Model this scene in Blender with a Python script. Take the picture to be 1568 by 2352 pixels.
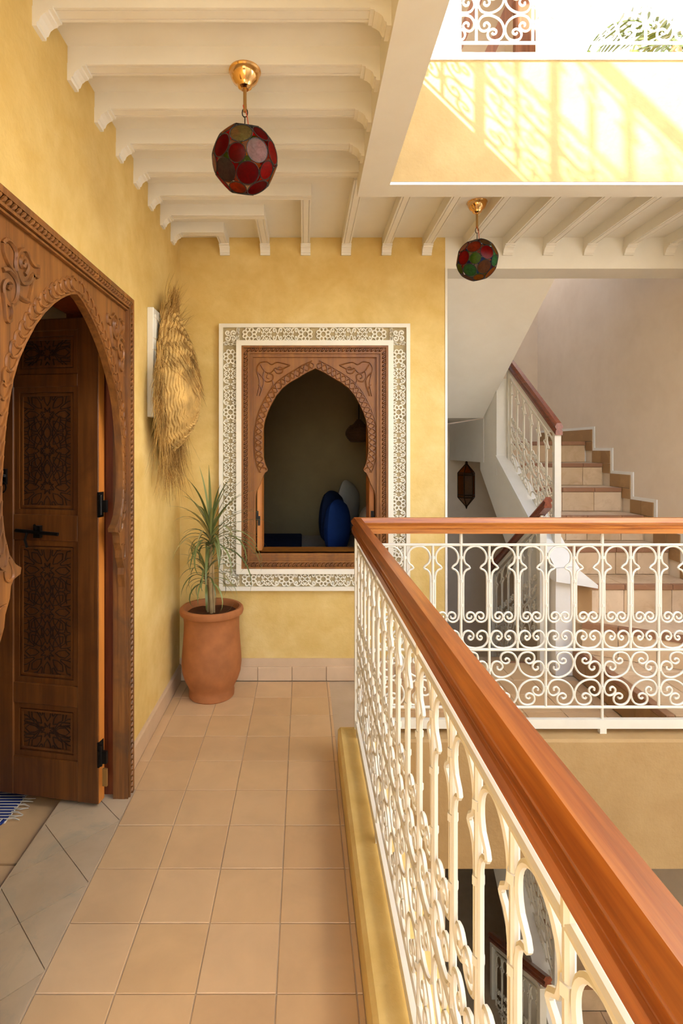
import bpy, math, random
from mathutils import Vector, Matrix
from mathutils.geometry import tessellate_polygon
random.seed(7)
for o in list(bpy.data.objects):
    bpy.data.objects.remove(o)
scene = bpy.context.scene
COL = scene.collection
PI = math.pi

# ------------------------------------------------------------------ camera
FPX, PCX, PCY, EYE = 1240.0, 698.0, 1032.0, 1.35
cam_d = bpy.data.cameras.new('camera')
cam = bpy.data.objects.new('camera', cam_d)
COL.objects.link(cam)
cam.location = (0, 0, EYE)
cam.rotation_euler = (PI / 2, 0, 0)
cam_d.sensor_fit = 'AUTO'
cam_d.sensor_width = 36.0
cam_d.lens = 36.0 * FPX / 2352.0
cam_d.shift_x = (784 - PCX) / 2352.0
cam_d.shift_y = (PCY - 1176) / 2352.0
cam_d.clip_start = 0.02
scene.camera = cam

# ------------------------------------------------------------------ sky, sun, exposure
SUN = Vector((1.29, 1.0, -1.25)).normalized()          # direction the light travels
world = bpy.data.worlds.new('world')
scene.world = world
world.use_nodes = True
wn = world.node_tree
wn.nodes.clear()
wo = wn.nodes.new('ShaderNodeOutputWorld')
bg = wn.nodes.new('ShaderNodeBackground')
sky = wn.nodes.new('ShaderNodeTexSky')
sky.sky_type = 'NISHITA'
sky.sun_disc = False
sky.sun_elevation = math.asin(-SUN.z)
sky.sun_rotation = math.atan2(-SUN.x, -SUN.y)
sky.air_density = 1.0
sky.dust_density = 1.0
wn.links.new(sky.outputs[0], bg.inputs[0])
wn.links.new(bg.outputs[0], wo.inputs[0])
bg.inputs[1].default_value = 0.6
sl = bpy.data.lights.new('sun', 'SUN')
sl.energy = 15.0
sl.angle = math.radians(1.0)
sl.color = (1.0, 0.98, 0.95)
so = bpy.data.objects.new('sun', sl)
COL.objects.link(so)
so.rotation_euler = SUN.to_track_quat('-Z', 'Y').to_euler()
so.location = (-6, -5, 9)
scene.view_settings.view_transform = 'Standard'
scene.view_settings.look = 'None'
scene.view_settings.gamma = 1.0
scene.view_settings.use_curve_mapping = False
scene.view_settings.exposure = 1.1

# ------------------------------------------------------------------ helpers
WORLD = {}


def P(px, py, d):
    return Vector(((px - PCX) * d / FPX, d, EYE - (py - PCY) * d / FPX))


class MB:
    def __init__(s):
        s.v = []
        s.f = []

    def add(s, vs, fs):
        b = len(s.v)
        s.v += [tuple(p) for p in vs]
        s.f += [tuple(i + b for i in f) for f in fs]
        return s

    def box(s, x0, x1, y0, y1, z0, z1):
        vs = [(x0, y0, z0), (x1, y0, z0), (x1, y1, z0), (x0, y1, z0), (x0, y0, z1), (x1, y0, z1), (x1, y1, z1), (x0, y1, z1)]
        return s.add(vs, [(0, 3, 2, 1), (4, 5, 6, 7), (0, 1, 5, 4), (1, 2, 6, 5), (2, 3, 7, 6), (3, 0, 4, 7)])

    def cbox(s, x0, x1, y0, y1, z0, z1, c=0.003):
        """box with chamfered edges all around"""
        vs = []
        for sz, z, zi in ((0, z0, z0 + c), (1, z1, z1 - c)):
            pass
        xs, ys, zs = (x0, x1), (y0, y1), (z0, z1)
        idx = {}
        for i in (0, 1):
            for j in (0, 1):
                for k in (0, 1):
                    dx = c if i == 0 else -c
                    dy = c if j == 0 else -c
                    dz = c if k == 0 else -c
                    idx[i, j, k, 'x'] = len(vs); vs.append((xs[i], ys[j] + dy, zs[k] + dz))
                    idx[i, j, k, 'y'] = len(vs); vs.append((xs[i] + dx, ys[j], zs[k] + dz))
                    idx[i, j, k, 'z'] = len(vs); vs.append((xs[i] + dx, ys[j] + dy, zs[k]))
        fs = []
        for i in (0, 1):
            fs.append([idx[i, 0, 0, 'x'], idx[i, 1, 0, 'x'], idx[i, 1, 1, 'x'], idx[i, 0, 1, 'x']][::(1 if i else -1)])
        for j in (0, 1):
            fs.append([idx[0, j, 0, 'y'], idx[1, j, 0, 'y'], idx[1, j, 1, 'y'], idx[0, j, 1, 'y']][::(-1 if j else 1)])
        for k in (0, 1):
            fs.append([idx[0, 0, k, 'z'], idx[1, 0, k, 'z'], idx[1, 1, k, 'z'], idx[0, 1, k, 'z']][::(1 if k else -1)])
        for j in (0, 1):
            for k in (0, 1):
                fs.append([idx[0, j, k, 'y'], idx[1, j, k, 'y'], idx[1, j, k, 'z'], idx[0, j, k, 'z']])
        for i in (0, 1):
            for k in (0, 1):
                fs.append([idx[i, 0, k, 'x'], idx[i, 1, k, 'x'], idx[i, 1, k, 'z'], idx[i, 0, k, 'z']])
            for j in (0, 1):
                fs.append([idx[i, j, 0, 'x'], idx[i, j, 1, 'x'], idx[i, j, 1, 'y'], idx[i, j, 0, 'y']])
        for i in (0, 1):
            for j in (0, 1):
                for k in (0, 1):
                    fs.append([idx[i, j, k, 'x'], idx[i, j, k, 'y'], idx[i, j, k, 'z']])
        return s.add(vs, fs)

    def loops(s, loops, w0, w1, fm):
        """extrude outer polygon with holes; fm(u,v,w)->xyz"""
        polys = [[Vector((u, v, 0)) for u, v in L] for L in loops]
        tris = tessellate_polygon(polys)
        flat = [p for L in loops for p in L]
        n = len(flat)
        vs = [fm(u, v, w0) for u, v in flat] + [fm(u, v, w1) for u, v in flat]
        fs = [tuple(t) for t in tris] + [tuple(i + n for i in t[::-1]) for t in tris]
        b = 0
        for L in loops:
            m = len(L)
            for i in range(m):
                j = (i + 1) % m
                fs.append((b + i, b + j, n + b + j, n + b + i))
            b += m
        return s.add(vs, fs)

    def tube(s, pts, r, n=6, closed=False, flat=None):
        pts = [Vector(p) for p in pts]
        m = len(pts)
        rs = r if isinstance(r, (list, tuple)) else [r] * m
        T = []
        for i in range(m):
            a = pts[i - 1] if (i > 0 or closed) else pts[i]
            b = pts[(i + 1) % m] if (i < m - 1 or closed) else pts[i]
            t = (b - a)
            T.append(t.normalized() if t.length > 1e-9 else Vector((0, 0, 1)))
        up = Vector((0, 0, 1)) if abs(T[0].z) < 0.9 else Vector((1, 0, 0))
        N = (up - T[0] * up.dot(T[0])).normalized()
        vs = []
        for i in range(m):
            N = (N - T[i] * N.dot(T[i]))
            N = N.normalized() if N.length > 1e-6 else T[i].orthogonal().normalized()
            B = T[i].cross(N)
            for k in range(n):
                a = 2 * PI * k / n + (PI / n)
                q = (N * math.cos(a) + B * math.sin(a)) * rs[i]
                vs.append(pts[i] + q)
        fs = []
        for i in range(m if closed else m - 1):
            j = (i + 1) % m
            for k in range(n):
                l = (k + 1) % n
                fs.append((i * n + k, i * n + l, j * n + l, j * n + k))
        if not closed:
            fs.append(tuple(range(n))[::-1])
            fs.append(tuple((m - 1) * n + k for k in range(n)))
        return s.add(vs, fs)

    def lathe(s, prof, n=32, c=(0, 0, 0), cap=True):
        vs = []
        for r, z in prof:
            for k in range(n):
                a = 2 * PI * k / n
                vs.append((c[0] + r * math.cos(a), c[1] + r * math.sin(a), c[2] + z))
        fs = []
        for i in range(len(prof) - 1):
            for k in range(n):
                l = (k + 1) % n
                fs.append((i * n + k, i * n + l, (i + 1) * n + l, (i + 1) * n + k))
        if cap:
            fs.append(tuple(range(n))[::-1])
            fs.append(tuple((len(prof) - 1) * n + k for k in range(n)))
        return s.add(vs, fs)

    def sweep(s, prof, path_fn, ts):
        """closed profile [(a,b)], path_fn(t,a,b)->xyz"""
        n = len(prof)
        vs = []
        for t in ts:
            for a, b in prof:
                vs.append(path_fn(t, a, b))
        fs = []
        for i in range(len(ts) - 1):
            for k in range(n):
                l = (k + 1) % n
                fs.append((i * n + k, i * n + l, (i + 1) * n + l, (i + 1) * n + k))
        fs.append(tuple(range(n))[::-1])
        fs.append(tuple((len(ts) - 1) * n + k for k in range(n)))
        return s.add(vs, fs)

    def xf(s, fn):
        s.v = [tuple(fn(Vector(p))) for p in s.v]
        return s

    def mesh(s, name, mat, smooth=False):
        me = bpy.data.meshes.new(name)
        me.from_pydata(s.v, [], s.f)
        me.update()
        import bmesh
        bm = bmesh.new()
        bm.from_mesh(me)
        bmesh.ops.recalc_face_normals(bm, faces=bm.faces)
        bm.to_mesh(me)
        bm.free()
        if smooth:
            me.shade_smooth()
            try:
                me.set_sharp_from_angle(angle=math.radians(28))
            except Exception:
                pass
        me.materials.append(MAT[mat] if isinstance(mat, str) else mat)
        return me

    def build(s, name, mat, parent=None, M=None, smooth=False):
        return inst(name, s.mesh(name, mat, smooth), parent, M)


def inst(name, me, parent=None, M=None):
    o = bpy.data.objects.new(name, me)
    COL.objects.link(o)
    M = M or Matrix.Identity(4)
    o.matrix_basis = M
    WORLD[o.name] = M
    if parent is not None:
        o.parent = parent
        o.matrix_parent_inverse = WORLD[parent.name].inverted()
    return o


def thing(name, loc, label, cat, group=None, kind=None):
    o = bpy.data.objects.new(name, None)
    COL.objects.link(o)
    o.empty_display_size = 0.05
    M = Matrix.Translation(Vector(loc))
    o.matrix_basis = M
    WORLD[o.name] = M
    return tag(o, label, cat, group, kind)


def tag(o, label=None, cat=None, group=None, kind=None):
    if label: o['label'] = label
    if cat: o['category'] = cat
    if group: o['group'] = group
    if kind: o['kind'] = kind
    return o


def T(x, y, z):
    return Matrix.Translation(Vector((x, y, z)))


def RZ(a):
    return Matrix.Rotation(a, 4, 'Z')


def catmull(pts, n=5, closed=False):
    pts = [Vector(p) for p in pts]
    m = len(pts)
    out = []
    for i in range(m if closed else m - 1):
        p0 = pts[i - 1] if (i > 0 or closed) else pts[0]
        p1 = pts[i]
        p2 = pts[(i + 1) % m]
        p3 = pts[(i + 2) % m] if (i + 2 < m or closed) else pts[-1]
        for k in range(n):
            t = k / n
            out.append(0.5 * ((2 * p1) + (p2 - p0) * t + (2 * p0 - 5 * p1 + 4 * p2 - p3) * t * t + (3 * p1 - p0 - 3 * p2 + p3) * t ** 3))
    if not closed:
        out.append(pts[-1])
    return out


def spiral(cu, cv, r0, r1, a0, a1, n=16):
    out = []
    for i in range(n + 1):
        t = i / n
        a = math.radians(a0 + (a1 - a0) * t)
        r = r0 + (r1 - r0) * t
        out.append((cu + r * math.cos(a), cv + r * math.sin(a)))
    return out


def lin(c):
    return tuple((x / 12.92 if x <= 0.04045 else ((x + 0.055) / 1.055) ** 2.4) for x in (v / 255.0 for v in c))


# ------------------------------------------------------------------ materials
MAT = {}


def newmat(name):
    m = bpy.data.materials.new(name)
    m.use_nodes = True
    nt = m.node_tree
    b = nt.nodes['Principled BSDF']
    MAT[name] = m
    return m, nt, b


def coords(nt, scale=(1, 1, 1), kind='world', rot=(0, 0, 0)):
    if kind == 'world':
        g = nt.nodes.new('ShaderNodeNewGeometry')
        src = g.outputs['Position']
    else:
        g = nt.nodes.new('ShaderNodeTexCoord')
        src = g.outputs['Object']
    mp = nt.nodes.new('ShaderNodeMapping')
    mp.inputs['Scale'].default_value = scale
    mp.inputs['Rotation'].default_value = rot
    nt.links.new(src, mp.inputs['Vector'])
    return mp.outputs[0]


def noise(nt, vec, scale, detail=4, rough=0.55, dist=0.0):
    n = nt.nodes.new('ShaderNodeTexNoise')
    n.inputs['Scale'].default_value = scale
    n.inputs['Detail'].default_value = detail
    n.inputs['Roughness'].default_value = rough
    n.inputs['Distortion'].default_value = dist
    nt.links.new(vec, n.inputs['Vector'])
    return n.outputs['Fac']


def ramp(nt, fac, stops):
    r = nt.nodes.new('ShaderNodeValToRGB')
    e = r.color_ramp.elements
    while len(e) < len(stops):
        e.new(0.5)
    for i, (p, c) in enumerate(stops):
        e[i].position = p
        e[i].color = (*c, 1)
    nt.links.new(fac, r.inputs[0])
    return r.outputs[0]


def mixc(nt, fac, a, b, mode='MIX'):
    m = nt.nodes.new('ShaderNodeMix')
    m.data_type = 'RGBA'
    m.blend_type = mode
    for sock, v in ((m.inputs[0], fac), (m.inputs[6], a), (m.inputs[7], b)):
        if isinstance(v, (int, float)):
            sock.default_value = v
        elif isinstance(v, tuple):
            sock.default_value = (*v, 1)
        else:
            nt.links.new(v, sock)
    return m.outputs[2]


def bump(nt, b, h, strength=0.2, dist=0.01):
    n = nt.nodes.new('ShaderNodeBump')
    n.inputs['Strength'].default_value = strength
    n.inputs['Distance'].default_value = dist
    nt.links.new(h, n.inputs['Height'])
    nt.links.new(n.outputs[0], b.inputs['Normal'])


def plaster(name, c0, c1, c2, rough=0.75, bs=0.25, fine=60, spec=0.3):
    m, nt, b = newmat(name)
    v = coords(nt)
    n1 = noise(nt, v, 2.2, 6, 0.6, 0.6)
    n2 = noise(nt, v, 9.0, 4, 0.6, 0.3)
    col = ramp(nt, n1, [(0.30, c0), (0.52, c1), (0.75, c2)])
    col2 = ramp(nt, n2, [(0.3, c0), (0.7, c2)])
    out = mixc(nt, 0.35, col, col2)
    nt.links.new(out, b.inputs['Base Color'])
    b.inputs['Roughness'].default_value = rough
    b.inputs['Specular IOR Level'].default_value = spec
    bump(nt, b, noise(nt, v, fine, 5, 0.6), bs, 0.004)
    return m


def plain(name, c, rough=0.5, metal=0.0, spec=0.5, var=0.0, bscale=0, bstr=0.2):
    m, nt, b = newmat(name)
    b.inputs['Roughness'].default_value = rough
    b.inputs['Metallic'].default_value = metal
    b.inputs['Specular IOR Level'].default_value = spec
    v = coords(nt)
    f = noise(nt, v, 14, 4)
    k0 = tuple(x * (1 - var) for x in c)
    k1 = tuple(min(1, x * (1 + var)) for x in c)
    nt.links.new(ramp(nt, f, [(0.3, k0), (0.7, k1)]), b.inputs['Base Color'])
    if bscale:
        bump(nt, b, noise(nt, v, bscale, 4), bstr, 0.003)
    return m


def wood(name, dark, mid, light, axis=2, rough=0.4, grain=1.0, patch=None, coat=0.0):
    m, nt, b = newmat(name)
    sc = [26 * grain] * 3
    sc[axis] = 1.6 * grain
    v = coords(nt, tuple(sc))
    n1 = noise(nt, v, 1.0, 6, 0.6, 1.2)
    sc2 = [90 * grain] * 3
    sc2[axis] = 3 * grain
    n2 = noise(nt, coords(nt, tuple(sc2)), 1.0, 3, 0.6)
    c = ramp(nt, n1, [(0.28, dark), (0.5, mid), (0.72, light)])
    c = mixc(nt, 0.35, c, ramp(nt, n2, [(0.35, dark), (0.65, light)]))
    if patch:
        n3 = noise(nt, coords(nt), 5.0, 4, 0.6, 0.5)
        pm = ramp(nt, n3, [(0.5, (0, 0, 0)), (0.64, (1, 1, 1))])
        mm = nt.nodes.new('ShaderNodeMath')
        mm.operation = 'MULTIPLY'
        mm.inputs[1].default_value = 0.6
        nt.links.new(pm, mm.inputs[0])
        c = mixc(nt, mm.outputs[0], c, patch)
    nt.links.new(c, b.inputs['Base Color'])
    b.inputs['Roughness'].default_value = rough
    b.inputs['Coat Weight'].default_value = coat
    b.inputs['Coat Roughness'].default_value = 0.18
    bump(nt, b, n2, 0.12, 0.002)
    return m


def tilemat(name, cols, rough=0.55, mott=0.35, stain=None, bs=0.08):
    m, nt, b = newmat(name)
    oi = nt.nodes.new('ShaderNodeObjectInfo')
    base = ramp(nt, oi.outputs['Random'], [(i / max(1, len(cols) - 1), c) for i, c in enumerate(cols)])
    v = coords(nt)
    n1 = noise(nt, v, 6, 5, 0.6, 0.5)
    dk = tuple(x * 0.80 for x in cols[0])
    lt = tuple(min(1, x * 1.12) for x in cols[-1])
    c = mixc(nt, mott, base, ramp(nt, n1, [(0.3, dk), (0.7, lt)]))
    if stain:
        n3 = noise(nt, v, 7, 5, 0.7, 0.8)
        c = mixc(nt, ramp(nt, n3, [(0.52, (0, 0, 0)), (0.72, (0.55, 0.55, 0.55))]), c, stain)
    nt.links.new(c, b.inputs['Base Color'])
    b.inputs['Roughness'].default_value = rough
    bump(nt, b, noise(nt, v, 40, 4), bs, 0.003)
    return m


plaster('yellow_plaster', lin((208, 170, 90)), lin((224, 190, 114)), lin((238, 210, 144)), bs=0.5)
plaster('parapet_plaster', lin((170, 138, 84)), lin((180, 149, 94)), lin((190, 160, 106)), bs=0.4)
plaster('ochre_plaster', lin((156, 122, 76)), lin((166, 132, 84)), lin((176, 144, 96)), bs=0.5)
plaster('white_paint', lin((236, 228, 213)), lin((240, 233, 219)), lin((244, 238, 225)), 0.5, 0.08, 30)
plaster('cream_plaster', lin((234, 226, 212)), lin((238, 231, 218)), lin((242, 236, 224)), 0.8, 0.12, 40)
plaster('stair_plaster', lin((224, 204, 178)), lin((230, 211, 186)), lin((236, 218, 194)), 0.85, 0.12, 40)
plaster('white_plaster', lin((232, 226, 214)), lin((238, 233, 222)), lin((244, 240, 230)), 0.8, 0.15, 40)
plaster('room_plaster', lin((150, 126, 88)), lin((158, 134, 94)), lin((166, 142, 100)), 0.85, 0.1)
plaster('grout', lin((186, 160, 126)), lin((196, 170, 136)), lin((206, 180, 146)), 0.9, 0.2)
tilemat('floor_tile', [lin((205, 165, 118)), lin((214, 175, 128)), lin((222, 184, 138)), lin((212, 172, 122))])
tilemat('threshold_tile', [lin((186, 160, 126)), lin((196, 170, 136)), lin((204, 178, 142))], stain=lin((158, 152, 130)))
tilemat('skirting_tile', [lin((205, 172, 134)), lin((214, 182, 144))])
tilemat('riser_tile', [lin((206, 172, 128)), lin((220, 188, 146)), lin((228, 200, 164))], stain=lin((182, 138, 92)))
tilemat('nosing_tile', [lin((150, 104, 72)), lin((172, 124, 86)), lin((140, 94, 66))], stain=lin((196, 156, 116)))
tilemat('brown_tile', [lin((160, 122, 76)), lin((176, 138, 90)), lin((150, 110, 70))], stain=lin((190, 154, 100)))
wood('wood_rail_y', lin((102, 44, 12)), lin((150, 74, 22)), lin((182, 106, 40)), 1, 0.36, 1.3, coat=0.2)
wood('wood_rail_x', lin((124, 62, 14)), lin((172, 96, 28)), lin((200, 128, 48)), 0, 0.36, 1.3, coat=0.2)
wood('wood_rail_dark', lin((84, 32, 12)), lin((120, 52, 22)), lin((148, 72, 34)), 1, 0.3, 1.0, coat=0.3)
wood('wood_frame', lin((78, 44, 16)), lin((124, 74, 30)), lin((152, 98, 44)), 2, 0.45, 0.8, patch=lin((88, 60, 38)))
wood('wood_window', lin((112, 64, 12)), lin((140, 84, 20)), lin((162, 102, 30)), 2, 0.5, 0.6, patch=lin((126, 70, 14)))
wood('wood_window_carved', lin((88, 46, 8)), lin((116, 64, 14)), lin((142, 84, 22)), 2, 0.5, 0.6)
wood('wood_leaf', lin((72, 38, 12)), lin((104, 58, 20)), lin((130, 78, 32)), 2, 0.42, 0.7, patch=lin((78, 42, 14)))
wood('wood_leaf_carved', lin((66, 34, 12)), lin((92, 52, 20)), lin((112, 68, 28)), 2, 0.45, 0.7)
wood('wood_stain_shade', lin((26, 12, 5)), lin((40, 20, 8)), lin((56, 30, 12)), 2, 0.5, 0.7)  # near-black: stain and shade of the carved grooves put into one colour
wood('wood_edge', lin((170, 96, 34)), lin((196, 120, 48)), lin((210, 138, 62)), 2, 0.45, 0.8)
wood('wood_jamb', lin((92, 36, 14)), lin((130, 58, 22)), lin((156, 80, 34)), 2, 0.4, 0.8)
wood('wood_far', lin((96, 56, 36)), lin((126, 78, 50)), lin((150, 100, 68)), 2, 0.6, 0.8)
plain('white_iron', lin((218, 209, 190)), 0.35, 0, 0.5, 0.03)
plain('black_iron', lin((26, 24, 22)), 0.4, 0.6, 0.5, 0.1)
plain('brass', (0.83, 0.50, 0.20), 0.12, 1.0, 0.5, 0.02)
plain('dull_brass', lin((190, 150, 90)), 0.35, 0.8, 0.5, 0.05)
plain('antique_brass', lin((66, 48, 26)), 0.4, 0.8, 0.5, 0.15)
plain('terracotta', lin((168, 104, 58)), 0.7, 0, 0.3, 0.14, 40, 0.15)
plain('soil', lin((84, 52, 30)), 0.95, 0, 0.1, 0.3, 90, 0.8)
plain('stem', lin((168, 140, 96)), 0.8, 0, 0.2, 0.2, 60, 0.5)
plain('straw', lin((194, 156, 92)), 0.8, 0, 0.2, 0.35, 160, 0.8)
plain('straw_fibre', lin((200, 162, 96)), 0.7, 0, 0.3, 0.35)
plain('straw_dark', lin((142, 106, 56)), 0.8, 0, 0.2, 0.3)
plain('wicker', lin((84, 56, 36)), 0.8, 0, 0.2, 0.2, 90, 0.6)
plain('wire_red', lin((196, 84, 50)), 0.4)
plain('lead', lin((52, 46, 40)), 0.4, 0.7, 0.5, 0.1)
plain('white_panel', lin((232, 226, 212)), 0.4)
plain('blue_fabric', lin((36, 62, 118)), 0.9, 0, 0.1, 0.1, 200, 0.3)
plain('navy_fabric', lin((34, 44, 72)), 0.9, 0, 0.1, 0.15, 200, 0.3)
plain('linen_fabric', lin((206, 196, 178)), 0.9, 0, 0.1, 0.05, 200, 0.2)
plain('rug_white', lin((214, 206, 190)), 0.95, 0, 0.1, 0.05, 120, 0.5)
plain('rug_blue', lin((44, 58, 120)), 0.95, 0, 0.1, 0.1, 120, 0.5)
plain('stone_floor', lin((190, 170, 140)), 0.8, 0, 0.2, 0.08)
plain('carved_white', lin((238, 228, 206)), 0.7, 0, 0.2, 0.03, 80, 0.15)
plain('carved_ground', lin((176, 156, 116)), 0.9, 0, 0.1, 0.2, 60, 0.6)


def leafmat(name, c0, c1):
    m, nt, b = newmat(name)
    oi = nt.nodes.new('ShaderNodeObjectInfo')
    nt.links.new(ramp(nt, oi.outputs['Random'], [(0, c0), (1, c1)]), b.inputs['Base Color'])
    b.inputs['Roughness'].default_value = 0.45


leafmat('leaf', lin((82, 92, 44)), lin((142, 146, 86)))
leafmat('leaf_dry', lin((176, 160, 104)), lin((150, 134, 80)))
leafmat("palm_leaf", lin((58, 74, 14)), lin((96, 104, 28)))


def glass(name, c, amt=0.85):
    m, nt, b = newmat(name)
    b.inputs['Base Color'].default_value = (*c, 1)
    b.inputs['Roughness'].default_value = 0.25
    v = coords(nt)
    f = noise(nt, v, 60, 4, 0.6, 1.5)
    k = ramp(nt, f, [(0.3, tuple(x * 0.6 for x in c)), (0.7, c)])
    nt.links.new(k, b.inputs['Base Color'])
    tr = nt.nodes.new('ShaderNodeBsdfTranslucent')
    nt.links.new(k, tr.inputs[0])
    tp = nt.nodes.new('ShaderNodeBsdfTransparent')
    nt.links.new(k, tp.inputs[0])
    m2 = nt.nodes.new('ShaderNodeMixShader')
    m2.inputs[0].default_value = 0.6
    nt.links.new(tr.outputs[0], m2.inputs[1])
    nt.links.new(tp.outputs[0], m2.inputs[2])
    mx = nt.nodes.new('ShaderNodeMixShader')
    mx.inputs[0].default_value = amt
    nt.links.new(b.outputs[0], mx.inputs[1])
    nt.links.new(m2.outputs[0], mx.inputs[2])
    nt.links.new(mx.outputs[0], nt.nodes['Material Output'].inputs[0])
    bump(nt, b, f, 0.3, 0.003)


for nm, c in (('red', (196, 26, 20)), ('dark_red', (150, 14, 20)), ('brick', (196, 74, 34)), ('green', (110, 150, 40)), ('mint', (90, 170, 100)),
              ('amber', (216, 130, 40)), ('brown', (150, 92, 52)), ('blue', (70, 80, 150)), ('pink', (226, 196, 196)), ('smoke', (110, 100, 96)),
              ('clear', (216, 186, 156)), ('sky', (80, 130, 220)), ('lime', (150, 210, 90)), ('salmon', (220, 130, 96)), ('iris', (190, 180, 110))):
    glass('glass_' + nm, lin(c))
plain('bead', lin((34, 29, 25)), 0.35, 0.3, 0.5, 0.5)

exec_order = []
# ------------------------------------------------------------------ structure
XL, YF, ZC = -0.727, 3.16, 2.59          # left wall, far wall, ceiling
XW = 0.826                                # end of far wall
KX0, KX1 = 0.148, 0.33                    # left kerb
KY0, KY1 = 2.265, 2.371                   # far kerb
ZK = 0.13
ZB = 2.46                                 # underside of the opening beam
XB0, XB1 = 0.2336, 0.36
UP = 2.86                                 # storey height
XR = 2.4                                  # stair wall on the right
YB = 5.55                                 # stair back wall
S = 0.2


def struct(name, mb, mat, label, cat, smooth=False):
    o = mb.build(name, mat, None, None, smooth)
    return tag(o, label, cat, None, 'structure')


# left wall with door opening
mb = MB()
DY0, DY1, DZ = 1.17, 2.125, 1.90
mb.loops([[(-1.5, -0.4), (DY0, -0.4), (DY0, DZ), (DY1, DZ), (DY1, -0.4), (YF + 0.18, -0.4), (YF + 0.18, ZC + 0.05), (-1.5, ZC + 0.05)]], XL, -0.93, lambda u, v, w: (w, u, v))
wall_left = struct('wall_left', mb, 'yellow_plaster', 'yellow plastered wall with the carved doorway', 'wall')
# far wall with window opening
mb = MB()
mb.loops([[(-2.4, -0.02), (XW, -0.02), (XW, ZC + 0.05), (-2.4, ZC + 0.05)], [(-0.345, 0.675), (0.47, 0.675), (0.47, 1.935), (-0.345, 1.935)]], YF, YF + 0.185, lambda u, v, w: (u, w, v))
wall_back = struct('wall_back', mb, 'yellow_plaster', 'yellow plastered wall holding the arched window', 'wall')
# lintel beam continuing the far wall line above the stairs
mb = MB().box(XW, 3.3, YF, YF + 0.185, 2.4076, ZC + 0.05).box(XW - 0.001, XW + 0.012, YF - 0.004, YF + 0.19, 0, 2.4076)
trim1 = struct('trim_1', mb, 'white_paint', 'white beam spanning above the staircase', 'beam')
# stairwell walls
mb = MB().box(0.70, XW, YF + 0.185, YB, -3.2, 4.5)
struct('wall_stair_left', mb, 'cream_plaster', 'cream wall on the inner side of the stairwell', 'wall')
mb = MB().box(0.70, XR + 0.15, YB, YB + 0.15, -3.2, 4.5)
struct('wall_stair_back', mb, 'stair_plaster', 'cream wall at the back of the stairwell behind the wall lantern', 'wall')
mb = MB().box(XR, XR + 0.15, KY1, YB, -3.2, UP - 0.27).box(XR, XR + 0.15, 3.5, YB, UP - 0.27, 4.5)
struct('wall_stair_right', mb, 'stair_plaster', 'beige wall rising beside the tiled steps', 'wall')
# slabs and kerbs of this floor
mb = MB().box(-0.93, KX1 - 0.004, -3.2, YF, -0.40, -0.0035).box(KX1 - 0.004, XR, KY0 + 0.006, YF + 0.27, -0.40, -0.0035)
mb.box(-2.9, -0.93, 0.4, YF, -0.40, -0.04)
floor = struct('floor', mb, 'grout', 'gallery floor laid with square beige tiles', 'floor')
mb = MB()
kp = [(KX0, -0.01), (KX1, -0.41), (KX1, ZK - 0.006), (KX1 - 0.01, ZK), (KX0 + 0.012, ZK), (KX0, ZK - 0.012)]
mb.loops([[(KX0, -0.006), (KX1 + 0.003, -0.006), (KX1 + 0.003, ZK - 0.008), (KX1 - 0.006, ZK), (KX0 + 0.012, ZK), (KX0, ZK - 0.012)]], -1.5, KY1, lambda u, v, w: (u, w, v))
mb.box(KX1 - 0.002, KX1 + 0.003, -1.4, KY0, -0.41, 0.0)
trim2 = struct('trim_2', mb, 'yellow_plaster', 'low ochre plaster kerb under the near balustrade', 'kerb')
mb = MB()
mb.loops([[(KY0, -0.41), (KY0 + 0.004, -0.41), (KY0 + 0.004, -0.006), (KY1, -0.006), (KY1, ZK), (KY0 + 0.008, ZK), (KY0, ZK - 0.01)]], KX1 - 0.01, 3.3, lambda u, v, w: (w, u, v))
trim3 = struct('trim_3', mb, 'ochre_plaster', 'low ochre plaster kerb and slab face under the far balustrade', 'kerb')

# ceilings
mb = MB().loops([[(-0.93, -1.5), (XB0 + 0.06, -1.5), (XB0 + 0.06, KY0 + 0.05), (3.3, KY0 + 0.05), (3.3, YF + 0.1), (-0.93, YF + 0.1)]], ZC, UP - 0.255, lambda u, v, w: (u, v, w))
ceiling = struct('ceiling', mb, 'white_paint', 'white painted ceiling with closely spaced joists', 'ceiling')
mb = MB().loops([[(XB0, -1.5), (XB1, -1.5), (XB1, KY0), (3.3, KY0), (3.3, 2.374), (XB0, 2.374)]], ZB, ZC + 0.02, lambda u, v, w: (u, v, w))
struct('trim_4', mb, 'white_paint', 'white beam edging the open ceiling above the courtyard', 'beam')
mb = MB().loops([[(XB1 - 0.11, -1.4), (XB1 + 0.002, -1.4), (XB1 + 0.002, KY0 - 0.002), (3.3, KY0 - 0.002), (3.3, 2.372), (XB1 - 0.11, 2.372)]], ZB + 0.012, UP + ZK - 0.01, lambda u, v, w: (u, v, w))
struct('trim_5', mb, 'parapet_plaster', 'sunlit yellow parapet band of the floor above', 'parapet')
mb = MB().loops([[(XB1 - 0.115, -1.4), (XB1 + 0.008, -1.4), (XB1 + 0.008, KY0 - 0.008), (3.3, KY0 - 0.008), (3.3, 2.38), (XB1 - 0.115, 2.38)]], UP + ZK - 0.01, UP + ZK + 0.02, lambda u, v, w: (u, v, w))
struct('trim_6', mb, 'white_plaster', 'white ledge on top of the sunlit parapet', 'ledge')

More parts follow.
